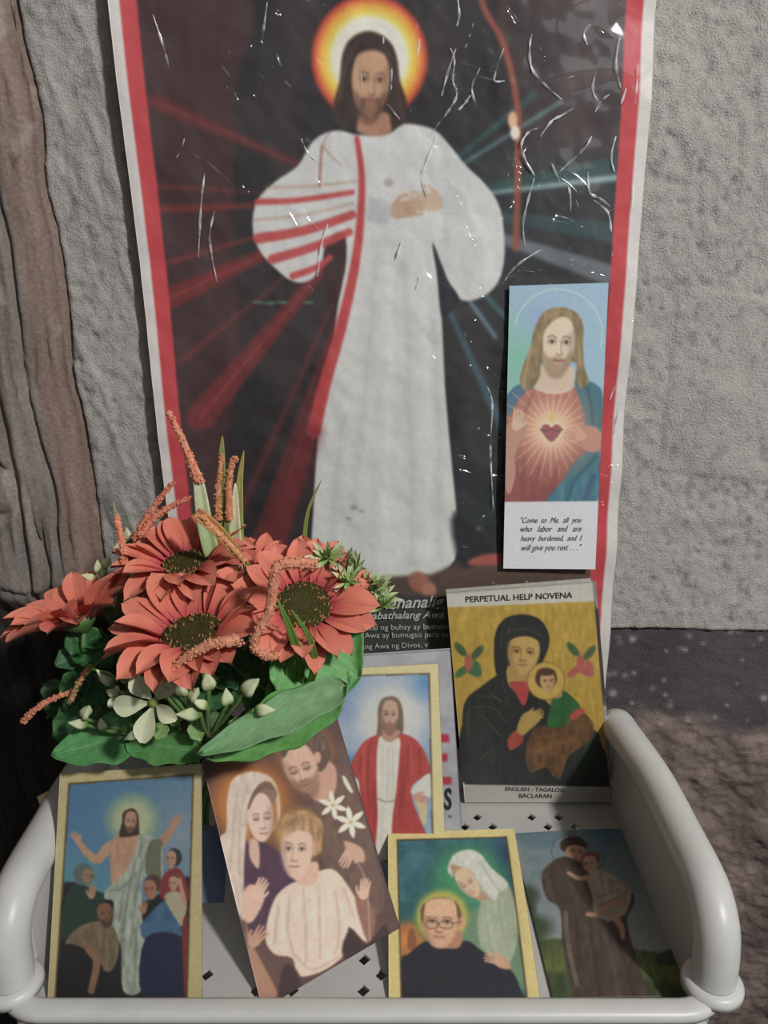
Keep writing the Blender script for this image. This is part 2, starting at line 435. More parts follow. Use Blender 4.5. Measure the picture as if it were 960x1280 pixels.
    k.poly([(556, 236), (580, 240), (582, 270), (556, 266)], (186, 190, 190), soft=4)
    k.poly([(462, 250), (486, 252), (486, 278), (458, 276)], (180, 184, 186), soft=4)
    # neck, hair, face
    k.poly([(446, 140), (444, 160), (462, 169), (486, 166), (492, 150), (488, 138)], (168, 120, 92), soft=3)
    k.poly([(462, 38), (440, 46), (428, 66), (424, 100), (416, 134), (424, 156), (444, 160), (452, 140), (484, 140), (490, 158), (505, 152), (509, 128), (500, 100), (496, 70), (484, 48)], (52, 38, 34), soft=3)
    k.head(463, 102, 25, 42, tilt=3, yaw=.25, skin=(192, 150, 116), hair=(92, 58, 42), beard=1)
    k.poly([(462, 40), (438, 52), (432, 84), (442, 70), (460, 62), (480, 66), (492, 86), (490, 56)], (50, 36, 32), soft=3)
    for i in range(9):                        # strands of hair
        k.line([(452-i*2.6, 48+i*1.5), (431-i*.6, 84+i*3), (427-i*1.2, 120+i*2)], 1.2, (88, 64, 52), soft=1, a=.45)
        k.line([(474+i*2.0, 50+i*1.5), (492+i*.8, 92+i*2), (492+i*1.8, 130+i*2)], 1.2, (84, 60, 50), soft=1, a=.45)
    k.folds([[(455, 122), (452, 136), (458, 146)], [(472, 122), (474, 136), (468, 146)]], (70, 44, 34), w=3, soft=3, a=.5)
    # ground and feet
    k.poly([(470, 722), (540, 716), (575, 700), (800, 705), (800, 760), (400, 760)], (82, 64, 56), soft=4, smooth=False)
    k.poly([(568, 640), (640, 690), (600, 700), (575, 705)], (34, 36, 42), soft=6)
    k.poly([(586, 704), (600, 693), (640, 691), (640, 704)], (160, 76, 66), soft=3)
    k.ell(524, 726, 14, 12, (150, 92, 72), soft=.3, rot=40); k.ell(536, 735, 9, 9, (168, 112, 88), soft=.3)
    k.poly([(380, 742), (800, 742), (800, 980), (200, 980), (200, 742)], (56, 54, 53), soft=3, smooth=False)
    for (x, y) in ((322, 378), (338, 379), (352, 378), (385, 378)): k.ell(x, y, 7, 2, (90, 140, 110), soft=.6, a=.7)
    # marks of damp
    for (x, y, r) in ((442, 636, 5), (436, 650, 3), (452, 640, 3), (598, 660, 4)): k.ell(x, y, r, r*.6, (120, 115, 105), soft=.8, a=.6)
    k.tex(.03, 5, 5, 3)
    # red band and white margin
    u = k.u; v = k.v
    red = ((u > .021) & (u < .0505)) | ((u > .944) & (u < .976)); wht = (u <= .021) | (u >= .976)
    k.C[red] = (188, 48, 58); k.C[wht] = (205, 200, 196)

def paint_bookmark(k):
    k.frame(620, 340, 3.37)
    k.poly([(0, 0), (560, 0), (560, 970), (0, 970)], (146, 178, 200), soft=1, smooth=False, col2=(150, 190, 205))
    k.glow(70, 360, 330, [(0, (120, 186, 160), .9), (.5, (130, 186, 170), .6), (1, (146, 178, 200), 0)])
    k.glow(180, 190, 150, [(0, (140, 160, 215), .7), (1, (146, 178, 200), 0)])
    for t in range(-170, 11, 5):
        a0 = math.radians(t); a1 = math.radians(t+6)
        k.line([(262+186*math.cos(a0), 262+190*math.sin(a0)), (262+186*math.cos(a1), 262+190*math.sin(a1))], 4, (205, 215, 200), soft=2, a=.7)
    # mantle and tunic
    k.poly([(110, 470), (60, 500), (30, 560), (30, 640), (140, 600), (160, 500)], (70, 112, 140), soft=5)
    k.poly([(130, 500), (60, 600), (30, 660), (30, 970), (330, 970), (440, 760), (400, 560), (360, 500), (300, 480), (190, 490)], (172, 112, 100), soft=5, tex=.1, col2=(140, 76, 76))
    k.poly([(330, 460), (380, 455), (440, 490), (450, 560), (440, 680), (380, 650), (358, 560)], (66, 118, 130), soft=5)
    k.poly([(430, 740), (330, 800), (280, 880), (215, 970), (425, 970)], (70, 122, 138), soft=5, tex=.12)
    k.folds([[(420, 780), (330, 880), (300, 965)], [(380, 480), (400, 560), (405, 640)]], (40, 80, 100), w=12, soft=10, a=.6)
    k.folds([[(410, 860), (370, 965)]], (70, 90, 130), w=24, soft=8, a=.7)
    # light of the chest
    k.glow(233, 665, 240, [(0, (250, 225, 185), 1), (.25, (240, 200, 160), .8), (.6, (205, 150, 125), .4), (1, (172, 112, 100), 0)])
    for t in range(0, 360, 13):
        a0 = math.radians(t+3*math.sin(t)); L = 120+110*abs(math.sin(t*1.7))
        k.line([(233+36*math.cos(a0), 665+36*math.sin(a0)), (233+L*math.cos(a0), 665+L*math.sin(a0))], 7, (245, 215, 170), soft=4, a=.45, w2=3)
    k.folds([[(120, 780), (110, 880), (105, 965)], [(180, 820), (160, 960)], [(150, 520), (120, 600)], [(260, 800), (240, 930)]], (120, 66, 66), w=8, soft=10, a=.5)
    k.poly([(233, 716), (192, 672), (197, 646), (218, 642), (233, 654), (250, 642), (270, 648), (274, 672)], (158, 92, 100), soft=4)
    k.line([(186, 664), (210, 670), (233, 662), (256, 670), (280, 662)], 7, (120, 86, 80), soft=3, a=.8)
    k.poly([(234, 636), (220, 610), (234, 585), (248, 610)], (235, 180, 110), soft=5, a=.8)
    # hands
    sk = (212, 180, 152)
    k.poly([(40, 690), (50, 640), (110, 610), (130, 660), (100, 720), (80, 780), (82, 850), (60, 930), (40, 900)], (186, 140, 120), soft=5)
    k.hand(88, 640, 84, -78, sk, thumb=-1, spread=.12)
    k.poly([(350, 655), (432, 660), (438, 750), (370, 745)], (190, 140, 118), soft=5)
    k.hand(350, 690, 92, 182, (206, 160, 132), thumb=-1, spread=.1)
    # neck and head
    k.poly([(190, 400), (170, 490), (250, 514), (320, 490), (320, 400)], (205, 182, 160), soft=6)
    k.line([(165, 492), (245, 512), (325, 486)], 4, (225, 205, 190), soft=3, a=.8)
    k.poly([(250, 150), (200, 170), (165, 230), (145, 310), (120, 380), (100, 450), (115, 495), (150, 490), (185, 440), (200, 380), (330, 380), (335, 450), (360, 490), (390, 460), (372, 400), (365, 320), (370, 250), (355, 190), (310, 155)], (142, 122, 88), soft=6, tex=.25)
    k.head(258, 306, 76, 120, tilt=3, yaw=.35, skin=(216, 196, 172), hair=(140, 112, 84), beard=.7, dark=(110, 86, 66))
    k.poly([(268, 160), (205, 195), (180, 300), (170, 400), (196, 350), (205, 250), (265, 192), (322, 200), (345, 260), (352, 210), (315, 168)], (150, 128, 92), soft=7, tex=.25)
    for i in range(10):
        k.line([(165-6*i, 290+18*i), (140-3*i, 330+16*i), (150-4*i, 350+15*i)], 4, (178, 156, 118), soft=3, a=.5)
        k.line([(345+3*i, 240+22*i), (360+2*i, 270+20*i)], 4, (110, 92, 66), soft=3, a=.5)
    k.poly([(0, 968), (560, 963), (560, 1300), (0, 1300)], (206, 208, 216), soft=2, smooth=False)
    k.frame(0, 0, 1); k.tex(.03, 3, 3, 2)

def paint_booklet(k):
    k.frame(550, 720, 4.268)
    k.C[:] = (200, 196, 184)
    k.poly([(35, 168), (850, 134), (960, 1130), (130, 1112)], (190, 156, 42), soft=2, smooth=False, col2=(176, 142, 34), tex=.12)
    al = np.arange(len(k.X)); k.put(al, np.clip((fbm(k.X/50, k.Y/50, 4, 9)-.5)*.9, 0, .3)*(k.Y > 170)*(k.Y < 1100), (150, 116, 30))
    # plain sprigs at either side
    for cx, c2 in ((150, (60, 110, 60)), (750, (176, 84, 76))):
        for dx, dy, rot, c in ((-50, -70, 50, (60, 92, 50)), (-40, 60, -40, c2), (30, 60, 30, c2), (60, -50, -50, (70, 90, 56)), (0, 10, 90, (176, 84, 70)), (60, 40, 70, c2)):
            k.ell(cx+dx*.8, 455+dy*.9, 46, 20, c, soft=.25, rot=rot)
    # mother in a plain dark hooded cloak
    nv = (34, 36, 36)
    k.poly([(330, 520), (220, 590), (140, 660), (118, 790), (135, 1112), (905, 1124), (860, 900), (820, 820), (600, 700), (520, 600), (480, 520)], nv, soft=4, tex=.3)
    k.poly([(430, 205), (350, 225), (300, 290), (288, 390), (300, 520), (360, 600), (480, 560), (560, 430), (584, 330), (550, 250), (500, 215)], nv, soft=4)
    k.poly([(362, 480), (370, 590), (440, 600), (480, 560), (480, 480)], (176, 142, 70), soft=4)
    k.head(446, 415, 90, 108, tilt=5, yaw=-.1, skin=(196, 158, 78), dark=(96, 66, 34))
    k.poly([(430, 250), (352, 290), (340, 400), (358, 360), (400, 330), (470, 322), (530, 352), (552, 410), (560, 330), (520, 270)], (40, 42, 40), soft=5)
    k.folds([[(350, 240), (330, 300), (325, 380)], [(400, 225), (372, 262), (366, 300)], [(360, 300), (450, 280), (540, 320)], [(200, 640), (300, 650), (380, 700)], [(180, 700), (280, 700), (350, 780)],
             [(250, 600), (330, 680)], [(150, 720), (150, 880)], [(220, 740), (330, 860)], [(210, 980), (290, 920), (280, 1000)], [(330, 560), (370, 680)]], (150, 130, 82), w=3, soft=4, a=.5)
    k.poly([(372, 566), (400, 620), (448, 694), (478, 600), (470, 566)], (176, 56, 50), soft=4)
    # child seated at her side, facing us
    k.poly([(600, 640), (650, 610), (700, 640), (750, 700), (740, 780), (620, 820), (570, 800), (590, 700)], (40, 96, 46), soft=4, tex=.2)
    k.poly([(470, 870), (520, 800), (640, 810), (720, 740), (770, 730), (820, 800), (800, 880), (690, 960), (640, 1080), (600, 1060), (560, 1020), (480, 1050), (455, 960)], (100, 68, 34), soft=5, tex=.35)
    k.folds([[(520, 860), (600, 850), (760, 800)], [(500, 940), (600, 900), (700, 880)], [(560, 980), (610, 940), (630, 1040)], [(500, 1000), (540, 920)]], (156, 116, 56), w=5, soft=6, a=.5)
    k.poly([(690, 752), (720, 716), (762, 706), (768, 730), (712, 766)], (176, 70, 50), soft=4)
    k.poly([(560, 590), (640, 590), (650, 640), (600, 650)], (180, 140, 90), soft=4)
    k.glow(566, 560, 104, [(0, (200, 166, 70), 1), (.9, (196, 160, 60), 1), (.97, (140, 104, 34), 1), (1, (140, 104, 34), 0)])
    k.ell(566, 546, 58, 56, (80, 50, 32), soft=.12)
    k.head(574, 566, 42, 52, tilt=-4, yaw=.2, skin=(196, 154, 100), dark=(80, 50, 32))
    k.ell(566, 512, 46, 20, (80, 50, 32), soft=.3)
    # arms
    k.poly([(362, 870), (410, 820), (446, 850), (430, 900), (372, 930)], (164, 62, 44), soft=4)
    k.poly([(410, 820), (440, 740), (500, 720), (540, 760), (470, 830), (440, 850)], (178, 144, 62), soft=5)
    k.hand(490, 752, 92, -22, (184, 148, 66), thumb=1, spread=.1)
    k.poly([(700, 1100), (780, 900), (830, 850), (850, 880), (790, 1010), (750, 1110)], (38, 66, 44), soft=8, a=.8)
    k.poly([(130, 1112), (960, 1126), (960, 1240), (130, 1240)], (168, 164, 154), soft=2, smooth=False)
    k.frame(0, 0, 1); k.tex(.05, 6, 6, 4)

def border(k, outer, inner, cream, darkc, w=2.2):
    k.C[:] = cream
    cx = sum(p[0] for p in inner)/4; cy = sum(p[1] for p in inner)/4
    k.poly([(cx+(x-cx)*1.0+math.copysign(w, x-cx), cy+(y-cy)+math.copysign(w, y-cy)) for x, y in inner], darkc, soft=.7, smooth=False)
def mask_inner(k, inner, draw):
    keep = k.C.copy(); draw()
    P = np.array(inner, float); x, y = k.GX, k.GY; ins = np.zeros(x.shape, bool)
    for i in range(len(P)):
        ax, ay = P[i-1]; bx, by = P[i]
        if ay != by: ins ^= ((ay > y) != (by > y)) & (x < (bx-ax)*(y-ay)/(by-ay)+ax)
    k.C[~ins] = keep[~ins]

def paint_card_blessing(k):
    inner = [(87.5, 981), (240.5, 969.5), (232, 1262), (69, 1262)]
    border(k, None, inner, (186, 172, 120), (92, 72, 40))
    def d():
        k.frame(60, 950, 4.265)
        k.poly([(0, 0), (853, 0), (853, 1400), (0, 1400)], (62, 110, 150), soft=1, smooth=False, col2=(96, 130, 146), grad=(100, 100, 760, 500))
        k.glow(170, 640, 260, [(0, (60, 140, 140), .8), (1, (80, 120, 150), 0)]); k.glow(700, 400, 300, [(0, (130, 142, 158), .8), (1, (110, 130, 150), 0)])
        k.glow(450, 320, 170, [(0, (176, 182, 140), 1), (.5, (168, 176, 130), .9), (.8, (130, 160, 120), .5), (1, (100, 140, 140), 0)])
        sk = (176, 136, 106)
        k.poly([(60, 1400), (60, 700), (250, 700), (500, 760), (700, 640), (770, 700), (770, 1400)], (30, 30, 34), soft=8)
        # open arms
        k.line([(385, 440), (320, 470), (262, 530), (205, 490), (165, 440)], 66, sk, soft=4, w2=30); k.hand(158, 425, 70, -125, sk, thumb=-1)
        k.line([(560, 470), (612, 430), (650, 380), (672, 345)], 56, (170, 125, 98), soft=4, w2=30); k.hand(680, 336, 66, -60, (176, 128, 100))
        k.poly([(345, 420), (330, 500), (345, 700), (420, 690), (500, 600), (540, 420), (470, 400), (400, 396)], sk, soft=5, tex=.1)
        gr = (150, 160, 144)
        k.poly([(480, 400), (470, 480), (430, 570), (370, 640), (310, 690), (300, 740), (350, 760), (340, 900), (390, 1000), (400, 1230), (500, 1225), (520, 1000), (500, 800), (510, 620), (600, 660), (612, 480), (580, 420), (530, 400)], gr, soft=5, tex=.2)
        k.poly([(540, 440), (520, 600), (600, 690), (600, 500), (610, 430)], (98, 104, 78), soft=6)
        k.folds([[(500, 450), (450, 620), (400, 900), (390, 1100)], [(520, 500), (470, 720), (440, 1000)], [(400, 700), (380, 860)], [(330, 700), (400, 680), (470, 600)], [(470, 900), (460, 1200)]], (84, 96, 84), w=8, soft=10, a=.6)
        k.folds([[(480, 520), (440, 700), (420, 1100)], [(490, 760), (495, 1180)]], (186, 192, 176), w=8, soft=10, a=.45)
        k.poly([(440, 258), (400, 280), (395, 330), (378, 400), (400, 412), (480, 400), (486, 380), (482, 300), (465, 266)], (66, 46, 36), soft=4)
        k.head(440, 332, 34, 58, tilt=4, yaw=.15, skin=(172, 132, 104), hair=(62, 42, 32), beard=.8)
        # gathered people
        k.poly([(150, 660), (100, 720), (60, 900), (80, 960), (240, 960), (290, 880), (300, 740), (240, 690)], (34, 56, 46), soft=5)
        k.ell(190, 610, 54, 58, (84, 96, 92), soft=.12); k.head(212, 620, 32, 40, tilt=12, yaw=.5, skin=(140, 110, 88))
        k.hand(232, 716, 76, -80, (160, 124, 98), spread=.03)
        k.poly([(250, 860), (150, 900), (90, 980), (120, 1010), (210, 1060), (330, 1130), (380, 1000), (340, 880)], (112, 96, 72), soft=5, tex=.2)
        k.poly([(60, 1000), (200, 1010), (300, 1130), (220, 1260), (40, 1260)], (30, 24, 28), soft=6)
        k.head(306, 822, 44, 58, tilt=-10, yaw=.5, skin=(124, 84, 64), hair=(60, 40, 30), beard=1)
        k.line([(220, 1010), (260, 1080), (230, 1230)], 46, (130, 96, 72), soft=6, w2=36)
        k.poly([(620, 750), (560, 800), (500, 880), (520, 960), (700, 960), (700, 860), (660, 770)], (54, 92, 122), soft=5, tex=.15)
        k.poly([(520, 950), (710, 940), (740, 1100), (740, 1260), (505, 1260)], (30, 38, 62), soft=5)
        k.ell(560, 660, 46, 48, (80, 56, 42), soft=.12); k.head(546, 692, 36, 52, tilt=-8, yaw=-.5, skin=(158, 106, 82)); k.hand(508, 800, 66, -75, (160, 110, 84), spread=.05)
        k.line([(600, 810), (560, 880), (510, 890)], 40, (62, 100, 130), soft=6)
        k.poly([(640, 590), (606, 640), (604, 740), (740, 760), (742, 660), (700, 580)], (126, 42, 50), soft=5)
        k.ell(672, 520, 42, 50, (54, 52, 48), soft=.12); k.head(656, 530, 30, 46, tilt=0, yaw=-.5, skin=(168, 132, 108))
        k.poly([(620, 730), (690, 700), (740, 760), (720, 880), (690, 860)], (166, 156, 124), soft=5)
        k.ell(690, 630, 34, 32, (110, 66, 48), soft=.2); k.head(668, 660, 26, 38, tilt=0, yaw=-.4, skin=(176, 134, 108)); k.line([(700, 640), (722, 730), (730, 760)], 24, (176, 130, 104), soft=4)
        k.poly([(715, 900), (745, 850), (745, 1260), (728, 1260)], (120, 40, 44), soft=4)
        k.frame(0, 0, 1)
    mask_inner(k, inner, d)
    k.tex(.06, 3, 3, 6)

def paint_card_family(k):
    k.frame(250, 880, 3.556)
    k.C[:] = (92, 66, 62)
    k.put(np.arange(len(k.X)), np.clip((fbm(k.X/150, k.Y/150, 3, 2)-.45)*1.5, 0, .5), (120, 90, 80))
    k.glow(230, 440, 250, [(0, (200, 130, 50), 1), (.55, (186, 112, 40), .9), (.8, (140, 84, 46), .5), (1, (92, 66, 62), 0)])
    k.glow(465, 210, 170, [(0, (190, 130, 60), 1), (.6, (172, 112, 50), .8), (1, (92, 66, 62), 0)])
    k.glow(450, 580, 150, [(0, (216, 170, 90), 1), (.6, (206, 156, 60), .9), (1, (110, 76, 60), 0)])
    # man in brown
    k.poly([(540, 300), (610, 270), (680, 340), (760, 600), (820, 900), (700, 940), (640, 760), (560, 740), (540, 560), (500, 440)], (112, 84, 72), soft=6, tex=.12)
    sk = (216, 172, 148)
    k.poly([(480, 260), (560, 250), (605, 290), (600, 390), (545, 440), (480, 390)], (200, 152, 128), soft=6)
    k.ell(478, 190, 100, 92, (104, 82, 72), soft=.10, rot=20)
    k.poly([(520, 180), (580, 200), (575, 250), (540, 300), (500, 280)], (100, 78, 68), soft=6)
    k.head(452, 288, 76, 112, tilt=-20, yaw=-.35, skin=sk, hair=(124, 86, 66), beard=1, down=1, closed=True)
    k.poly([(380, 120), (440, 96), (520, 130), (560, 200), (510, 200), (470, 160), (410, 180), (375, 240), (356, 210)], (106, 84, 74), soft=7, tex=.3)
    k.ell(522, 238, 16, 26, (206, 156, 130), soft=.2)
    # mother
    k.poly([(200, 620), (195, 760), (220, 1000), (320, 1010), (420, 800), (400, 720), (300, 620)], (84, 56, 76), soft=6, tex=.1)
    k.poly([(230, 300), (150, 330), (122, 420), (118, 560), (90, 600), (110, 740), (160, 900), (200, 960), (196, 800), (200, 660), (220, 480), (280, 350), (330, 370), (350, 520), (356, 430), (320, 330)], (214, 194, 176), soft=6, tex=.1)
    k.poly([(225, 600), (222, 680), (262, 730), (262, 620)], (212, 172, 150), soft=6)
    k.poly([(280, 345), (232, 400), (215, 470), (250, 520), (340, 420), (330, 370)], (140, 110, 96), soft=5)
    k.head(268, 505, 62, 106, tilt=-6, yaw=.45, skin=(230, 192, 172), down=1, closed=True)
    k.poly([(282, 350), (240, 388), (214, 450), (218, 470), (246, 412), (290, 376), (330, 384), (318, 356)], (120, 92, 80), soft=5)
    k.folds([[(205, 470), (212, 560), (220, 620)], [(340, 420), (345, 500), (330, 560)]], (196, 160, 140), w=8, soft=7, a=.7)
    k.folds([[(170, 380), (150, 520), (140, 700)], [(210, 360), (180, 520), (176, 760)], [(150, 760), (180, 900)]], (176, 148, 134), w=6, soft=9, a=.6)
    k.poly([(190, 850), (230, 800), (290, 850), (240, 960), (200, 960)], (222, 180, 156), soft=6)
    k.hand(256, 840, 100, -62, (226, 186, 162), thumb=-1, spread=.06)
    # child
    cr = (226, 202, 180)
    k.poly([(400, 800), (330, 870), (290, 1030), (330, 1110), (410, 1130), (440, 1210), (560, 1180), (660, 1090), (660, 990), (740, 1060), (740, 980), (690, 860), (610, 745), (540, 738), (470, 780)], cr, soft=5, tex=.06)
    k.folds([[(400, 860), (390, 1000), (420, 1120)], [(460, 820), (470, 980), (470, 1150)], [(530, 860), (535, 1130)], [(600, 830), (620, 1000), (600, 1110)], [(350, 900), (330, 1060)], [(640, 820), (680, 940)], [(430, 1120), (500, 1180), (640, 1110)]], (170, 140, 122), w=6, soft=9, a=.6)
    k.folds([[(500, 800), (510, 1000)], [(370, 900), (370, 1050)], [(570, 800), (580, 1000)]], (240, 220, 202), w=8, soft=10, a=.6)
    k.poly([(420, 740), (430, 790), (470, 810), (520, 790), (520, 700)], (220, 176, 150), soft=6)
    k.ell(450, 570, 92, 92, (176, 136, 92), soft=.10)
    k.head(432, 655, 74, 122, tilt=2, yaw=-.4, skin=(228, 188, 164), dark=(110, 84, 74))
    k.ell(512, 640, 16, 32, (206, 156, 132), soft=.2)
    for i in range(26):
        a0 = -math.pi*.98+i*math.pi*1.05/26; R = 78+8*math.sin(i*2.3)
        k.ell(450+R*math.cos(a0), 560+R*.85*math.sin(a0), 20, 16, ((196, 156, 104), (156, 116, 76))[i % 2], soft=.5, a=.8)
    k.poly([(370, 560), (400, 510), (460, 500), (520, 540), (540, 640), (520, 660), (505, 590), (440, 560), (385, 590)], (170, 130, 88), soft=8, a=.8, tex=.4)
    # hands of the child and the man
    k.poly([(690, 850), (740, 860), (780, 950), (750, 1060), (710, 960)], (150, 104, 86), soft=6)
    k.hand(728, 840, 90, -80, (222, 178, 152), spread=.05)
    k.poly([(200, 960), (230, 1060), (320, 1230), (340, 1300), (250, 1300)], (176, 130, 104), soft=6); k.hand(246, 1050, 100, -52, (196, 148, 122), thumb=1, spread=.15)
    k.hand(668, 660, 100, 120, (212, 166, 142), spread=.06); k.poly([(640, 610), (720, 640), (730, 700), (680, 690)], (206, 160, 134), soft=5)
    k.poly([(380, 1160), (440, 1200), (440, 1300), (350, 1300)], (70, 50, 52), soft=8); k.poly([(668, 1000), (740, 1070), (830, 980), (840, 1200), (640, 1130)], (64, 46, 44), soft=8)
    # lilies
    for cx, cy, R in ((592, 450, 66), (670, 525, 72)):
        for j in range(6):
            a0 = j*math.pi/3+.35; dx, dy = math.cos(a0), math.sin(a0)
            k.poly([(cx, cy), (cx+dx*R*.5-dy*R*.18, cy+dy*R*.5+dx*R*.18), (cx+dx*R, cy+dy*R), (cx+dx*R*.5+dy*R*.18, cy+dy*R*.5-dx*R*.18)], (236, 228, 206), soft=3)
            k.line([(cx, cy), (cx+dx*R*.7, cy+dy*R*.7)], 2, (196, 182, 150), soft=2, a=.6)
        k.ell(cx, cy, 10, 10, (190, 176, 120), soft=.5)
    k.poly([(632, 320), (650, 330), (680, 390), (668, 392), (645, 360)], (226, 214, 190), soft=3)
    k.line([(690, 690), (740, 800), (755, 1050)], 5, (206, 176, 150), soft=3, a=.8)
    k.frame(0, 0, 1); k.tex(.05, 3, 3, 1)

def paint_card_redrobe(k):
    inner = [(395, 847), (535.5, 843), (541.5, 1110), (392, 1110)]
    border(k, None, inner, (206, 194, 138), (92, 74, 46), w=1.8)
    def d():
        k.frame(420, 800, 4.8)
        k.poly([(-200, 0), (900, 0), (900, 1600), (-200, 1600)], (120, 150, 182), soft=1, smooth=False)
        k.put(np.arange(len(k.X)), np.clip((fbm(k.X/160, k.Y/160, 4, 5)-.3)*1.6, 0, .8), (176, 180, 188))
        k.glow(330, 470, 330, [(0, (206, 202, 186), 1), (.5, (196, 196, 190), .85), (1, (140, 160, 190), 0)])
        k.glow(540, 260, 150, [(0, (70, 130, 180), .9), (1, (120, 150, 180), 0)]); k.glow(90, 720, 90, [(0, (60, 120, 180), .9), (1, (120, 150, 180), 0)]); k.glow(30, 420, 130, [(0, (120, 130, 180), .8), (1, (120, 150, 180), 0)])
        rd = (176, 62, 56)
        k.poly([(270, 560), (170, 610), (110, 700), (78, 790), (90, 820), (135, 840), (140, 980), (180, 1300), (560, 1300), (470, 1000), (450, 900), (480, 850), (565, 800), (540, 690), (480, 600), (390, 560)], rd, soft=5, tex=.08, col2=(168, 50, 48))
        k.folds([[(210, 600), (190, 760), (200, 1000)], [(150, 700), (140, 800)], [(430, 640), (420, 800), (400, 1000)], [(500, 660), (500, 800)], [(400, 700), (380, 1100)], [(230, 850), (230, 1100)]], (120, 34, 36), w=9, soft=12, a=.6)
        k.folds([[(450, 620), (460, 800)], [(170, 640), (165, 900)]], (204, 96, 86), w=8, soft=12, a=.5)
        wh = (206, 202, 188)
        k.poly([(262, 580), (244, 700), (244, 900), (250, 1060), (240, 1300), (320, 1300), (340, 1060), (362, 900), (380, 700), (382, 590), (320, 610)], wh, soft=4, tex=.05)
        k.folds([[(280, 640), (275, 960)], [(315, 640), (310, 960)], [(345, 650), (335, 950)], [(280, 1000), (275, 1250)]], (160, 156, 146), w=4, soft=6, a=.6)
        k.line([(248, 950), (300, 972), (354, 962)], 8, (120, 112, 100), soft=4, a=.8)
        k.poly([(90, 830), (135, 845), (140, 960), (120, 1000), (95, 900)], wh, soft=4)
        k.poly([(480, 860), (560, 800), (580, 880), (560, 950), (520, 930), (450, 920)], (200, 198, 186), soft=4)
        k.poly([(480, 960), (540, 960), (545, 1080), (520, 1110), (500, 1040)], (196, 176, 130), soft=4)
        k.hand(492, 945, 92, 20, (190, 142, 118), spread=.12)
        k.poly([(285, 540), (280, 590), (320, 612), (370, 585), (372, 530)], (176, 134, 112), soft=5)
        k.poly([(320, 338), (275, 355), (252, 410), (250, 500), (245, 570), (270, 575), (290, 540), (370, 540), (390, 565), (404, 540), (402, 440), (385, 370), (355, 342)], (120, 98, 78), soft=5, tex=.2)
        k.head(324, 455, 52, 96, tilt=2, yaw=-.05, skin=(190, 152, 128), hair=(120, 80, 62), beard=.8)
        k.poly([(322, 342), (276, 362), (262, 440), (275, 400), (305, 362), (345, 364), (378, 400), (388, 450), (388, 390), (360, 350)], (124, 102, 82), soft=5)
        k.frame(0, 0, 1)
    mask_inner(k, inner, d); k.tex(.04, 3, 3, 6)

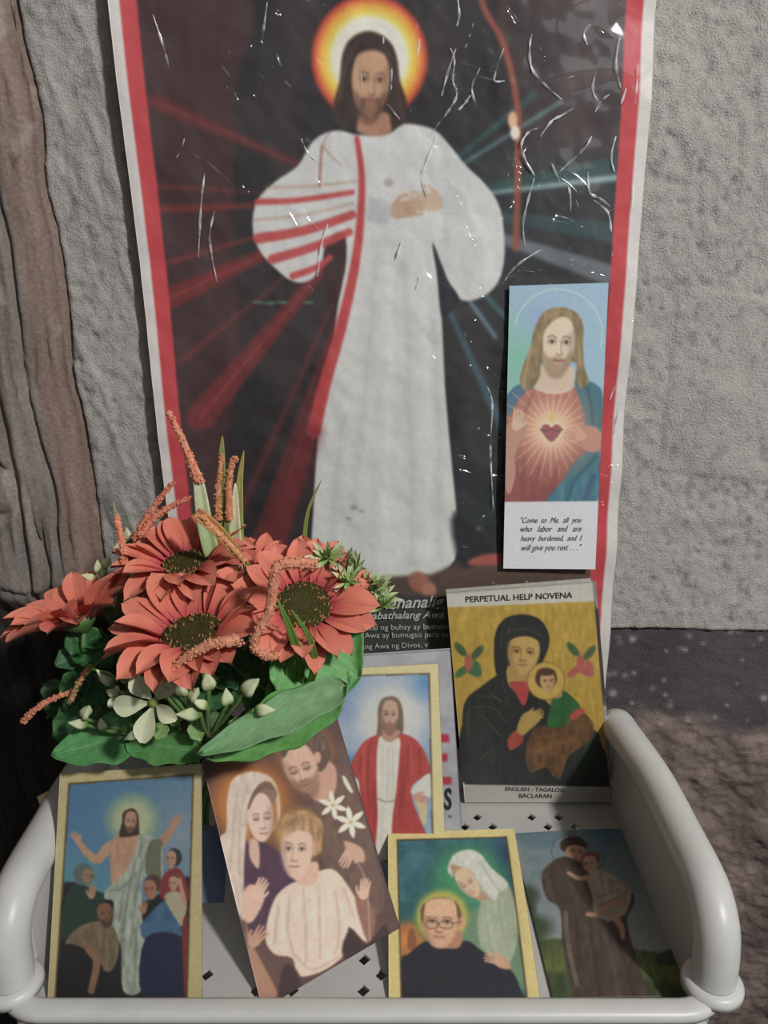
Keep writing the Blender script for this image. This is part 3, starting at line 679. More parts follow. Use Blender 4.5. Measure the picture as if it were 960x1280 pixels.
def paint_card_glasses(k):
    inner = [(497.5, 1051), (632, 1047.5), (660, 1262), (503, 1262)]
    border(k, None, inner, (196, 178, 112), (70, 54, 34), w=1.8)
    def d():
        k.frame(470, 1020, 4.174)
        k.poly([(0, 0), (960, 0), (960, 1200), (0, 1200)], (34, 84, 94), soft=1, smooth=False, col2=(40, 90, 80))
        k.put(np.arange(len(k.X)), np.clip((fbm(k.X/80, k.Y/80, 4, 5)-.42)*2, 0, .6)*(k.Y < 450), (66, 118, 128))
        k.glow(700, 200, 240, [(0, (26, 44, 84), .9), (1, (34, 84, 94), 0)])
        k.glow(480, 330, 260, [(0, (70, 150, 100), 1), (.6, (56, 132, 84), .7), (1, (34, 84, 94), 0)])
        k.poly([(400, 600), (520, 480), (700, 500), (780, 900), (560, 900)], (98, 128, 100), soft=30)
        k.glow(170, 650, 140, [(0, (206, 120, 40), 1), (.6, (176, 104, 44), .8), (1, (60, 100, 70), 0)])
        k.poly([(165, 690), (172, 600), (200, 595), (210, 690)], (130, 80, 44), soft=5)
        k.glow(345, 525, 165, [(0, (200, 170, 70), 1), (.75, (170, 160, 66), .9), (1, (60, 120, 80), 0)])
        # veiled woman
        vl = (184, 186, 172)
        k.poly([(480, 178), (410, 200), (378, 260), (395, 320), (440, 300), (540, 420), (530, 560), (560, 700), (700, 760), (740, 560), (690, 360), (600, 270), (545, 200)], (150, 160, 134), soft=9, tex=.08)
        k.poly([(480, 175), (405, 205), (376, 270), (384, 300), (430, 262), (500, 290), (560, 380), (620, 440), (640, 400), (690, 360), (600, 270), (545, 200)], vl, soft=6, tex=.06)
        k.poly([(385, 262), (420, 255), (480, 300), (520, 380), (560, 400), (590, 440), (510, 430), (430, 340)], (166, 130, 104), soft=6)
        k.head(480, 350, 52, 84, tilt=-34, yaw=-.45, skin=(196, 168, 134), down=1, closed=True, dark=(140, 104, 74))
        k.folds([[(540, 240), (600, 330), (660, 420)], [(560, 450), (580, 600), (600, 700)], [(640, 440), (660, 600)]], (120, 136, 116), w=7, soft=10, a=.6)
        # man with glasses
        sk = (196, 152, 116)
        k.poly([(270, 650), (170, 720), (130, 780), (130, 1200), (860, 1200), (760, 920), (700, 800), (560, 710), (470, 650), (360, 690)], (36, 36, 44), soft=5, tex=.08)
        k.poly([(300, 640), (300, 680), (380, 692), (440, 680), (440, 600)], (166, 116, 88), soft=5)
        k.ell(340, 520, 106, 96, (116, 84, 62), soft=.08); k.ell(452, 560, 15, 34, (196, 144, 110), soft=.15)
        k.head(336, 562, 98, 126, tilt=3, yaw=-.15, skin=sk, dark=(90, 62, 46))
        k.poly([(248, 470), (300, 436), (390, 436), (426, 490), (400, 520), (260, 520)], (204, 162, 124), soft=8)
        k.poly([(232, 500), (240, 470), (256, 450), (252, 500), (242, 560)], (112, 80, 58), soft=3); k.poly([(410, 440), (440, 490), (440, 530), (424, 525), (420, 480)], (112, 80, 58), soft=3)
        for cx, w in ((290, 34), (366, 36)):
            for t in range(0, 360, 20):
                a0, a1 = math.radians(t), math.radians(t+22)
                k.line([(cx+w*math.cos(a0), 566+22*math.sin(a0)), (cx+w*math.cos(a1), 566+22*math.sin(a1))], 4, (90, 66, 50), soft=2, a=.9)
        k.line([(322, 562), (332, 562)], 4, (90, 66, 50), soft=2); k.line([(402, 562), (446, 552)], 4, (90, 66, 50), soft=2)
        k.poly([(700, 800), (640, 790), (610, 750), (680, 740), (700, 770)], (180, 140, 110), soft=5)
        k.hand(636, 752, 100, 197, (188, 146, 116), thumb=-1, spread=.08)
        k.frame(0, 0, 1)
    mask_inner(k, inner, d); k.tex(.06, 3, 3, 6)

def paint_card_friar(k):
    k.frame(640, 1000, 3.0)
    k.C[:] = (100, 124, 132)
    k.poly([(-80, 80), (640, 80), (760, 760), (-40, 760)], (84, 116, 130), soft=1, smooth=False, col2=(140, 146, 142), grad=(0, 100, 0, 560))
    k.put(np.arange(len(k.X)), np.clip((fbm(k.X/90, k.Y/60, 4, 5)-.45)*2, 0, .6)*(k.Y < 420), (146, 142, 140))
    k.glow(340, 120, 120, [(0, (60, 110, 140), .7), (1, (80, 110, 130), 0)])
    k.poly([(-60, 560), (160, 520), (560, 575), (700, 590), (760, 800), (-60, 800)], (84, 96, 44), soft=6, smooth=False, tex=.3)
    k.poly([(-60, 640), (240, 650), (700, 700), (760, 800), (-60, 800)], (58, 74, 42), soft=12, smooth=False, tex=.3)
    for (x, y, rx, ry) in ((50, 360, 50, 40), (70, 480, 80, 50), (60, 420, 30, 60), (40, 540, 90, 30)): k.ell(x, y, rx, ry, (48, 66, 44), soft=.5, a=.9)
    k.poly([(600, 420), (580, 460), (610, 580), (690, 590), (660, 520), (625, 470)], (36, 56, 44), soft=5); k.poly([(540, 590), (600, 560), (690, 580), (700, 620), (560, 620)], (46, 66, 46), soft=8)
    for cx, cy, R in ((215, 200, 72), (312, 235, 38)):
        for t in range(0, 360, 15):
            a0, a1 = math.radians(t), math.radians(t+17)
            k.line([(cx+R*.95*math.cos(a0), cy-8+R*.8*math.sin(a0)), (cx+R*.95*math.cos(a1), cy-8+R*.8*math.sin(a1))], 2.4, (70, 60, 54), soft=1.5, a=.8)
    br = (72, 58, 52)
    k.poly([(190, 215), (130, 250), (110, 290), (130, 370), (180, 415), (190, 560), (225, 730), (240, 800), (540, 800), (500, 700), (455, 560), (430, 450), (458, 390), (440, 340), (330, 280), (270, 230)], br, soft=4, tex=.2)
    k.folds([[(290, 440), (310, 600), (330, 740)], [(380, 470), (430, 640), (460, 740)], [(240, 440), (250, 600)], [(150, 290), (170, 380)], [(220, 300), (290, 400)]], (44, 34, 32), w=8, soft=10, a=.6)
    k.folds([[(330, 460), (380, 620), (400, 740)], [(130, 290), (160, 390)]], (104, 86, 76), w=8, soft=10, a=.4)
    for x in (0, 9): k.line([(196+x, 420), (206+x, 540), (240+x, 700)], 4, (150, 138, 120), soft=1.6, a=.8)
    k.ell(228, 172, 48, 32, (56, 42, 36), soft=.15)
    k.head(236, 200, 38, 44, tilt=10, yaw=.35, skin=(178, 132, 106))
    k.poly([(184, 190), (190, 160), (235, 150), (280, 164), (276, 180), (230, 170), (200, 184)], (56, 42, 36), soft=3)
    k.poly([(200, 215), (190, 240), (260, 260), (262, 240)], (60, 48, 44), soft=4)
    k.poly([(300, 270), (280, 300), (300, 360), (310, 420), (360, 460), (430, 420), (446, 330), (400, 300), (340, 262)], (150, 142, 126), soft=4, tex=.2)
    k.line([(300, 292), (250, 296), (212, 276)], 22, (176, 134, 108), soft=3, w2=12)
    k.line([(400, 380), (350, 400), (330, 430), (285, 432)], 34, (170, 128, 104), soft=4, w2=16); k.line([(380, 440), (410, 480), (415, 518)], 28, (170, 128, 104), soft=4, w2=16)
    k.folds([[(320, 370), (400, 340)], [(330, 400), (430, 350)], [(370, 310), (440, 320)]], (104, 96, 82), w=5, soft=5, a=.6)
    k.ell(296, 222, 34, 24, (110, 70, 50), soft=.2); k.head(292, 244, 28, 32, tilt=-12, yaw=-.3, skin=(184, 140, 116))
    k.frame(0, 0, 1); k.tex(.07, 3, 3, 6)

def paint_leaflet(k):
    k.C[:] = (150, 150, 156)
    k.put(np.arange(len(k.X)), np.clip((fbm(k.X/14, k.Y/14, 4, 5)-.4)*1.6, 0, .5), (182, 182, 186))
    k.frame(420, 800, 4.8)
    for x1, y0, y1 in ((677, 565, 612), (667, 683, 730), (691, 820, 866)): k.poly([(560, y0), (x1, y0), (x1, y1), (560, y1)], (168, 30, 52), soft=1.5, smooth=False)
    k.frame(0, 0, 1)
# ------------------------------------------------------------------ wall of rough render
def axis(a, b, step, lo, hi, far=0.02):
    return np.concatenate([np.arange(lo, a, far), np.arange(a, b, step), np.arange(b, hi+far, far)])
PX0 = -0.176                                 # where the timber post meets the render
def seam(z): return -0.1690 - 0.045*(z+0.16) + 0.006*(vnoise(z*30+4, z*0, 3)-.5) + 0.010*(vnoise(z*9+1, z*0, 5)-.5)
xs = axis(-0.20, 0.30, 0.0014, -0.20, 0.75); zs = axis(-0.56, 0.20, 0.0014, -0.80, 0.55)
XX, ZZ = np.meshgrid(xs, zs, indexing='ij')
mm = 1000.0
edge_z = -0.2195 + 0.003*(vnoise(XX*40, XX*0, 2)-.5) - 0.0015*sst(0.12, 0.25, XX)
cement = sst(-0.0007, 0.0007, ZZ-edge_z)
brown = sst(-0.010, 0.012, (-0.283 + 0.05*(fbm(XX*18, ZZ*18, 4, 6)-.5)) - ZZ)
H = 0.0042*(fbm(XX*14, ZZ*14, 4, 1)-.5) + 0.0026*(fbm(XX*70, ZZ*70, 4, 2)-.5)
rough = fbm(XX*250, ZZ*200, 3, 7)
pits = np.clip(0.36-fbm(XX*260, ZZ*220, 3, 9), 0, 1)
patch = sst(.02, -.02, np.abs(XX-0.235)/0.075 - 1) * sst(.06, -.02, np.abs(ZZ+0.075+0.12*(XX-.23))/0.050 - 1)      # a smoother trowelled patch
sm = 1-0.75*patch
H += cement*(sm*0.0019*(rough-.5) - sm*0.008*pits*fbm(XX*25, ZZ*18, 2, 4))
H += cement*0.0012*sst(.55, .75, fbm(XX*120+ZZ*30, ZZ*22, 3, 12))*sst(-0.11, -0.14, XX)      # trowel drags beside the post
H += cement*0.0008*sst(.60, .8, fbm(XX*100-ZZ*60, ZZ*30+XX*10, 3, 13))
for x0, z0, r0, a0, a1 in ((0.262, 0.045, 0.040, 110, 215), (0.272, 0.035, 0.030, 120, 205), (0.245, -0.085, 0.040, -60, 20)):
    A = np.degrees(np.arctan2(ZZ-z0, XX-x0)) % 360; R = np.hypot(XX-x0, ZZ-z0)
    inside = ((A-a0) % 360) < ((a1-a0) % 360)
    H -= cement*inside*0.0012*np.exp(-((R-r0)/0.0012)**2)
H += patch*cement*0.0008
H += (1-cement)*(-0.0030 + 0.0008*(fbm(XX*260, ZZ*260, 2, 3)-.5))
H += (1-cement)*brown*(0.008*(fbm(XX*38, ZZ*38, 5, 21)-.45)+.0045*(fbm(XX*170, ZZ*170, 3, 24)-.5))
sp = np.zeros(XX.shape); rz = np.random.RandomState(77)
for _ in range(150):
    sx_, sz_ = rz.uniform(-.16, .27), -.221-abs(rz.normal(0, .05)); sr = rz.uniform(.0009, .0022)
    i0, i1 = np.searchsorted(xs, [sx_-.008, sx_+.008]); j0, j1 = np.searchsorted(zs, [sz_-.008, sz_+.008])
    sp[i0:i1, j0:j1] = np.maximum(sp[i0:i1, j0:j1], np.exp(-((XX[i0:i1, j0:j1]-sx_)**2+(ZZ[i0:i1, j0:j1]-sz_)**2)/sr**2)*rz.uniform(.3, .95))
H += (1-cement)*sp*0.0006
H -= 0.006*np.exp(-((XX-seam(ZZ)-0.0005)/0.0012)**2)
YY = -H + .05*sst(.0015, .006, seam(ZZ)-XX)
base = np.empty(XX.shape+(3,))
base[:] = lin((174, 171, 167))
t = (fbm(XX*22, ZZ*22, 4, 14)-.5)[..., None]
base *= 1+.18*t
pit3 = np.clip(pits*5, 0, .4)[..., None]*cement[..., None]; base = base*(1-pit3*.6)
rust = (np.exp(-((XX-0.262)/0.02)**2-((ZZ+0.002)/0.016)**2)*sst(.4, .7, fbm(XX*90, ZZ*90, 3, 15)))[..., None]*.8
base = base*(1-rust)+lin((128, 96, 84))*rust
dk = lin((84, 80, 84))*(1+.5*t)
bw = lin((128, 114, 108))*(1+.6*(fbm(XX*45, ZZ*45, 4, 16)-.5)[..., None]*2)
low = dk*(1-brown[..., None])+bw*brown[..., None]
low = low*(1-sp[..., None])+lin((176, 168, 162))*sp[..., None]
c3 = cement[..., None]; wc = base*c3+low*(1-c3)
keep = XX > -1
wme = gridmesh('wall_back', np.stack([XX, YY, ZZ], -1)[:, ::-1])
setcol(wme, wc[:, ::-1].reshape(-1, 3), 'Tint')
m_wall = mat('rough_render', rough=0.93, attr='Tint', noise=(900, .16), bump=(1100, .85, .0012), spec=.25)
# slide the near edge of the grid onto the timber seam
wall = link('wall_back', wme, m_wall); tag(wall, 'rough grey cement wall above a band of flaking dark grey paint', None, None, 'structure')

# ------------------------------------------------------------------ timber post at the left
xs = axis(-0.34, -0.165, 0.0014, -0.46, -0.166); xs = xs[xs < -0.163]; zs = axis(-0.56, 0.20, 0.0018, -0.80, 0.55)
XX, ZZ = np.meshgrid(xs, zs, indexing='ij')
xr = XX - (seam(ZZ)-seam(-0.1))
g = fbm(xr*160+0.8*vnoise(ZZ*14, xr*8, 4), ZZ*9, 4, 22)
chunk = fbm(xr*45, ZZ*16, 4, 23); g2 = fbm(xr*420+1.5*vnoise(ZZ*25, xr*12, 8), ZZ*28, 3, 25)
H = 0.014*np.sin(np.clip((-0.176-xr)/0.19, 0, 1)*math.pi)**.6 + 0.0035*(g-.5) + 0.004*(chunk-.5) + .0016*(g2-.5) - .004*np.clip(.38-g2, 0, 1)*sst(.4, .6, chunk)*3
for c, zc, l, w in ((-0.194, 0.02, .25, .0012), (-0.212, -0.12, .12, .0016), (-0.225, 0.08, .1, .0014), (-0.236, -0.16, .2, .0018), (-0.203, -0.30, .2, .0014), (-0.250, 0.0, .2, .0015)):
    cx = c+0.006*(vnoise(ZZ*28, ZZ*0, 40+int(c*1000) % 7)-.5)
    H -= 0.006*np.exp(-((xr-cx)/w)**2)*sst(l, l*.6, np.abs(ZZ-zc))
for kx, kz, r in ((-0.221, -0.127, .009), (-0.232, 0.05, .008)):
    R = np.hypot(xr-kx, (ZZ-kz)*.6); H += 0.003*np.exp(-(R/r)**2) - 0.004*np.exp(-((R-r)/.0014)**2)
H -= 0.0035*sst(.0, .003, -(ZZ+0.190+0.01*(vnoise(xr*60, xr*0, 9)-.5)))*sst(-0.182, -0.190, xr)
over = sst(-0.0002, 0.0016, XX-seam(ZZ)); H = H*(1-over)-0.008*over
wd = np.empty(XX.shape+(3,)); wd[:] = lin((132, 124, 118))
wd *= (1+.7*(chunk-.5)+.8*(g-.5)+.7*(g2-.5))[..., None]
strip = (sst(-0.192, -0.187, xr)*(1-.3*vnoise(ZZ*12, xr*0, 3)))[..., None]*.7
wd = wd*(1-strip)+lin((138, 112, 100))*strip*(1+.3*(g-.5))[..., None]
pale = sst(.66, .74, fbm(xr*90, ZZ*40, 3, 27))[..., None]*.5; wd = wd*(1-pale)+lin((170, 160, 150))*pale
rot = sst(-0.188, -0.232, ZZ+0.03*(fbm(XX*30, ZZ*20, 3, 33)-.5)+.12*(XX+.20))  # mask of the lower-left shade put into the post's colour and depth
H = H-0.022*rot*sst(0.0, -0.012, XX-seam(ZZ)); wd = wd*(1-.86*rot[..., None])       # shade at the lower left, built in as a darkened hollow
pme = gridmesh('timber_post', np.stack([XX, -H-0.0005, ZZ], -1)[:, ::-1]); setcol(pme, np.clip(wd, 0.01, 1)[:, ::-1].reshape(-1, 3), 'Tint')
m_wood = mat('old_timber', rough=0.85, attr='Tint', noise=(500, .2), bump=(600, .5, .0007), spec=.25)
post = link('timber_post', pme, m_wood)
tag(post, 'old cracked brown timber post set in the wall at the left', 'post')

# ------------------------------------------------------------------ print materials
m_card = mat('glossy_card_print', rough=0.42, attr='Print', noise=(1500, .04), spec=.4, bump=(90, .05, .001))
m_matte = mat('paper_print', rough=0.7, attr='Print', noise=(1500, .05), spec=.3)
m_ink = mat('black_ink', (0.03, 0.03, 0.035), rough=.6, noise=(800, .05))
m_ink2 = mat('grey_ink', (0.12, 0.10, 0.11), rough=.6, noise=(800, .05))
m_inkw = mat('pale_ink', (0.52, 0.52, 0.50), rough=.6, noise=(800, .05))
# clear film over the poster: crinkled coat
m_poster = mat('laminated_print', rough=0.6, attr='Print', noise=(900, .05), spec=.3, coat=.75)
def crinkle(m, big=1.0):
    nt = m.node_tree; N = nt.nodes; L = nt.links; p = N['Principled BSDF']
    tc = N.new('ShaderNodeTexCoord'); hs = None
    def ridge(scale, width, vec):
        n = N.new('ShaderNodeTexNoise'); n.inputs['Scale'].default_value = scale; n.inputs['Detail'].default_value = 1.5; n.inputs['Distortion'].default_value = 1.2
        L.new(vec, n.inputs['Vector'])
        a = N.new('ShaderNodeMath'); a.operation = 'SUBTRACT'; a.inputs[1].default_value = .5; L.new(n.outputs[0], a.inputs[0])
        b = N.new('ShaderNodeMath'); b.operation = 'ABSOLUTE'; L.new(a.outputs[0], b.inputs[0])
        c = N.new('ShaderNodeMapRange'); c.interpolation_type = 'SMOOTHSTEP'; c.inputs['From Min'].default_value = 0; c.inputs['From Max'].default_value = width
        c.inputs['To Min'].default_value = 1; c.inputs['To Max'].default_value = 0; L.new(b.outputs[0], c.inputs['Value']); return c.outputs[0]
    r1 = ridge(11, .022, tc.outputs['Object']); r2 = ridge(24, .03, tc.outputs['Object'])
    msk = N.new('ShaderNodeVertexColor'); msk.layer_name = 'Crease'
    ad = N.new('ShaderNodeMath'); ad.operation = 'MULTIPLY_ADD'; ad.inputs[1].default_value = .45; L.new(r2, ad.inputs[0]); L.new(r1, ad.inputs[2])
    n3 = N.new('ShaderNodeTexNoise'); n3.inputs['Scale'].default_value = 14; L.new(tc.outputs['Object'], n3.inputs['Vector'])
    ad2 = N.new('ShaderNodeMath'); ad2.operation = 'MULTIPLY_ADD'; ad2.inputs[1].default_value = 0.7; L.new(n3.outputs[0], ad2.inputs[0]); L.new(ad.outputs[0], ad2.inputs[2])
    mu = N.new('ShaderNodeMath'); mu.operation = 'MULTIPLY'; L.new(ad2.outputs[0], mu.inputs[0]); L.new(msk.outputs[0], mu.inputs[1])
    bp = N.new('ShaderNodeBump'); bp.inputs['Strength'].default_value = 1; bp.inputs['Distance'].default_value = .0024*big
    L.new(mu.outputs[0], bp.inputs['Height']); L.new(bp.outputs[0], p.inputs['Coat Normal'])
    p.inputs['Coat Roughness'].default_value = .10
crinkle(m_poster)

# ------------------------------------------------------------------ poster
YP = -0.0062
PQ = [W(128, -90, YP), W(830, -90, YP), W(757, 876, YP), W(239, 876, YP)]
def pbend(u, v):
    return (0.0022*np.sin(u*9+v*3)*(.4+.6*v) + 0.0016*np.sin(v*13+u*4) + 0.0035*np.exp(-(u/.05)**2)*(1-v*.7) + 0.0010*(fbm(u*14+v*0, v*20+u*0, 3, 5)-.5)*2 +
            0.0024*np.exp(-((1-u)/.07)**2)*np.sin(v*34+2*np.sin(v*9))*.6)
poster = printed('hanging_poster', PQ, paint_poster, m_poster, nu=470, nv=640, bend=pbend, L=0.84, thick=.0004, back=False)
tag(poster, 'tall laminated poster of a white-robed haloed figure, red and white border, hung on the wall', 'poster')
me = poster.data; n = len(me.vertices); u = np.zeros(n); v = np.zeros(n)
u[:470*640] = np.repeat(np.linspace(0, 1, 470), 640); v[:470*640] = np.tile(np.linspace(0, 1, 640), 470)
cr = 0.03+1.0*sst(.52, .80, u)*sst(.95, .55, v)+.35*sst(.72, .9, u)+.35*np.exp(-((u-.28)/.12)**2)*sst(.75, .2, v)
setcol(me, np.stack([cr]*3, -1), 'Crease')
NP = (0, -1, 0)
def sheet_y(x, y):                            # depth of the poster's surface at a point of it
    s_ = (x-(138+.1156*y))/(684-.17*y); t_ = (y+90)/966
    return YP-float(pbend(np.array([[s_]]), np.array([[t_]]))[0, 0])
def ptxt(s, x0, y0, x1, y1, **kw):
    ys = [sheet_y(x0+(x1-x0)*k/4, y0) for k in range(5)]; off = max(0, max((ys[0]*(4-k)+ys[4]*k)/4-ys[k] for k in range(5)))+.0003
    return lettering(s, W(x0, y0, ys[0]-off), W(x1, y1, ys[4]-off), NP, m_inkw, poster, **kw)
ptxt('nananalig', 476, 760.5, 556, 758, shear=.35, bold=.02, hs=1.05)
ptxt('Kabathalang Awa', 456, 774, 555, 772, shear=.35, bold=.015)
ptxt('ng bukal ng buhay ay bumalo', 438, 788, 560, 785.5)
ptxt('n ng Awa ay bumugso para sa', 436, 797.5, 560, 795.5)
ptxt('ang Awa ng Divos, v', 452, 811, 535, 808.5)

# ------------------------------------------------------------------ bookmark card stuck on the poster
YB = -0.0120
BQ = [W(637, 357, YB), W(761, 353, YB), W(744, 711, YB), W(629, 710, YB)]
bm = printed('prayer_card', BQ, paint_bookmark, m_card, nu=170, nv=420, L=.80, bend=lambda u, v: .0006*v*v+0*u, thick=.0004)
tag(bm, 'tall narrow card of a robed figure above a white panel of verse, on the poster', 'card')
for i, (s, x0, x1, y) in enumerate((('"Come  to  Me,  all  you', 651, 727, 653.5), ('who   labor   and   are', 651, 727, 664.5), ('heavy  burdened,  and  I', 651, 727.5, 676), ('will give you rest . . ."', 652, 727, 688))):
    lettering(s, W(x0, y, YB-.0006), W(x1, y-.6, YB-.0006), NP, m_ink2, bm, shear=.35, hs=1.35, bold=-.004)

# ------------------------------------------------------------------ plastic tray
def tray_mat(name, c, r=.38):
    return mat(name, c, rough=r, noise=(60, .05), bump=(400, .06, .0004), spec=.45)
m_plastic = tray_mat('white_plastic', (0.60, 0.60, 0.58)); m_floor = tray_mat('grey_white_plastic', (0.52, 0.51, 0.49), .5)
XC, HW = -0.0097, 0.1530
XL, XR = XC-HW, XC+HW
ZF = -0.3255; ZR = -0.3085; YFR = -0.1835; YBK = -0.014
tray = root('plastic_tray', (XC, -0.095, ZF-.02), 'white plastic tray with tubular side handles holding all the cards and flowers', 'tray')
# floor pierced by diamond holes
def tray_floor():
    b = bmesh.new(); cs = .0082; cache = {}
    def V(x, y):
        k = (round(x*1e5), round(y*1e5))
        if k not in cache: cache[k] = b.verts.new((x, y, ZF))
        return cache[k]
    nx = int((XR-XL)/cs); ny = int((YBK-YFR)/cs); sx = (XR-XL)/nx; sy = (YBK-YFR)/ny
    for i in range(nx):
        for j in range(ny):
            x0, y0 = XL+i*sx, YFR+j*sy; x1, y1 = x0+sx, y0+sy; cx, cy = (x0+x1)/2, (y0+y1)/2
            c = [V(x0, y0), V(x1, y0), V(x1, y1), V(x0, y1)]
            band = (1 <= j <= 4) or (ny-6 <= j <= ny-4)
            grp = (i % 6) < 4 and 2 < i < nx-3
            if band and grp and (i+j) % 2 == 0:
                r = .40; d = [V(cx, cy-sy*r), V(cx+sx*r, cy), V(cx, cy+sy*r), V(cx-sx*r, cy)]
                b.faces.new((c[0], c[1], d[0])); b.faces.new((c[1], c[2], d[1])); b.faces.new((c[2], c[3], d[2])); b.faces.new((c[3], c[0], d[3]))
                b.faces.new((c[1], d[1], d[0])); b.faces.new((c[2], d[2], d[1])); b.faces.new((c[3], d[3], d[2])); b.faces.new((c[0], d[0], d[3]))
            else: b.faces.new(c)
    bmesh.ops.recalc_face_normals(b, faces=b.faces)
    r = bmesh.ops.solidify(b, geom=b.faces[:], thickness=.0016)
    me = bpy.data.meshes.new('floor_panel'); b.to_mesh(me); b.free(); return me
link('base', tray_floor(), m_floor, tray)
# rim: a rounded lip swept round a rounded rectangle
def rr_path(x0, x1, y0, y1, r, n=8):
    out = []
    for cx, cy, a0 in ((x1-r, y0+r, -90), (x1-r, y1-r, 0), (x0+r, y1-r, 90), (x0+r, y0+r, 180)):
        for k in range(n+1):
            a = math.radians(a0+90*k/n); out.append((cx+r*math.cos(a), cy+r*math.sin(a), math.cos(a), math.sin(a)))
    return out
def sweep(path, prof):                        # prof: (outward, z) list
    P = np.array([[(x+nx*o, y+ny*o, z) for o, z in prof] for x, y, nx, ny in path]); return P
path = rr_path(XL-.004, XR+.004, YFR+.003, YBK, .018)
prof = [(-.0030, ZF+.001), (-.0030, ZR-.003), (-.0022, ZR-.0008), (-.0005, ZR), (.0045, ZR), (.0066, ZR-.0010), (.0074, ZR-.0030), (.0070, ZR-.0055), (.0040, ZR-.0060), (.0032, ZR-.012), (.0022, ZR-.034), (-.0010, ZR-.034), (-.0016, ZF-.002)]
rim = gridmesh('rim', sweep(path, prof), close_u=True)
link('rim', rim, m_plastic, tray)
for sgn in (-1, 1):
    X = XC+sgn*.1565
    Xb = X-sgn*.005
    pts = [(Xb, -.0185, -.307), (Xb, -.0185, -.290), (Xb, -.0200, -.278), (Xb, -.0265, -.2705), (X-sgn*.004, -.040, -.2695), (X, -.080, -.2695), (X, -.120, -.2700), (X, -.145, -.2705), (X, -.158, -.2735), (X, -.167, -.281), (X, -.1705, -.292), (X, -.1715, -.306)]
    h = MB().tube(spline(pts, 6), .0098, seg=20).done('handle'); ho = link('handle', h, m_plastic, tray)
    for X, y in ((Xb, -.0185), (X, -.1715)):
        c = MB(); n = 24
        c.tube([(X, y, ZR-.002), (X, y, ZR+.0012), (X, y, ZR+.0032)], [.0135, .0132, .0112], seg=28)
        link('socket', c.done('socket'), m_plastic, ho)
    # side wall below the handle
    xi = XC+sgn*.1525
    w = MB().box(min(xi, xi-sgn*.0022), max(xi, xi-sgn*.0022), -.160, -.022, ZF, -.272, bev=.0008).done('side_wall')
    link('side_wall', w, m_floor, tray)
bw_ = MB().box(XL, XR, -.0148, -.0120, ZF, -.296, bev=.001).done('rear_wall'); link('rear_wall', bw_, m_floor, tray)
for xx in (-.12, 0.0, .12):                    # hooks that hang the tray on the wall
    link('wall_hook', MB().box(XC+xx-.008, XC+xx+.008, -.0125, .001, -.312, -.302, bev=.001).done('wall_hook'), m_plastic, tray)

# ------------------------------------------------------------------ cards standing in the tray
def card(name, corners, y0, k, paint, label, L, nu, nv, m=m_card, bend=None, thick=.0005, z0=ZF+.0022, cat='card', group=None):
    Q, p0, n = plane_pts(corners, y0, k, z0)
    o = printed(name, Q, paint, m, nu=nu, nv=nv, bend=bend, L=L, thick=thick); tag(o, label, cat, group); return o, Q, n
LC = .78
lf, LQ, ln = card('grey_leaflet', [(425, 821), (563, 812), (578, 1046), (430, 1046)], -.052, .10, paint_leaflet, 'grey speckled leaflet with red squares and a black S, edge beside the booklet', .75, 90, 150, m=m_matte, thick=.0022)
def lt(s, x0, y0, x1, y1, m, par, Q, n, **kw):
    p0 = Vector(Q[0]); nn = n if n.y < 0 else -n
    return lettering(s, onplane(x0, y0, p0, n), onplane(x1, y1, p0, n), nn, m, par, **kw)
lt('S', 555, 1011, 564.6, 1011, m_ink, lf, LQ, ln, bold=.03, hs=1.9); lt('N', 560.6, 1022, 564.6, 1022, m_ink2, lf, LQ, ln)

nb, NQ, nn_ = card('novena_booklet', [(558, 741), (741, 727), (764, 1003), (581, 1003)], -.0330, .055, paint_booklet, 'gold-covered booklet with a robed mother and child, in a clear sleeve', .92, 200, 300, m=None, thick=.0012, cat='booklet')
m_cover = mat('booklet_print', rough=.5, attr='Print', noise=(1500, .05), coat=.5); nb.data.materials.append(m_cover)
dN = Vector((0, 1, 0))
def slab(Q, off0, off1, grow, z=0):
    q = [Vector(p) for p in Q]; c = sum(q, Vector())/4; out = []
    for o in (off0, off1):
        for p in q: out.append(c+(p-c)*grow+Vector((0, o, 0)))
    return out
V8 = slab(NQ, .0015, .0040, .985)
link('pages', mesh('pages', V8, [(0, 1, 2, 3), (7, 6, 5, 4), (0, 4, 5, 1), (1, 5, 6, 2), (2, 6, 7, 3), (3, 7, 4, 0)], False), mat('page_edges', (.6, .58, .52), rough=.8, noise=(900, .1)), nb)
V8 = slab(NQ, .0042, .0052, 1.0)
link('back_cover', mesh('back_cover', V8, [(0, 1, 2, 3), (7, 6, 5, 4), (0, 4, 5, 1), (1, 5, 6, 2), (2, 6, 7, 3), (3, 7, 4, 0)], False), mat('back_card', (.5, .47, .38), rough=.6), nb)
m_film = bpy.data.materials.new('clear_film'); m_film.use_nodes = True
N_ = m_film.node_tree.nodes; L_ = m_film.node_tree.links; N_.remove(N_['Principled BSDF'])
tb = N_.new('ShaderNodeBsdfTransparent'); tb.inputs[0].default_value = (.93, .94, .95, 1); gl = N_.new('ShaderNodeBsdfGlossy'); gl.inputs['Roughness'].default_value = .08
fr = N_.new('ShaderNodeFresnel'); fr.inputs[0].default_value = 1.5; mxs = N_.new('ShaderNodeMixShader')
nzf = N_.new('ShaderNodeTexNoise'); nzf.inputs['Scale'].default_value = 120; tcf = N_.new('ShaderNodeTexCoord'); bpf = N_.new('ShaderNodeBump'); bpf.inputs['Distance'].default_value = .0006
L_.new(tcf.outputs['Object'], nzf.inputs['Vector']); L_.new(nzf.outputs[0], bpf.inputs['Height']); L_.new(bpf.outputs[0], gl.inputs['Normal']); L_.new(bpf.outputs[0], fr.inputs['Normal'])
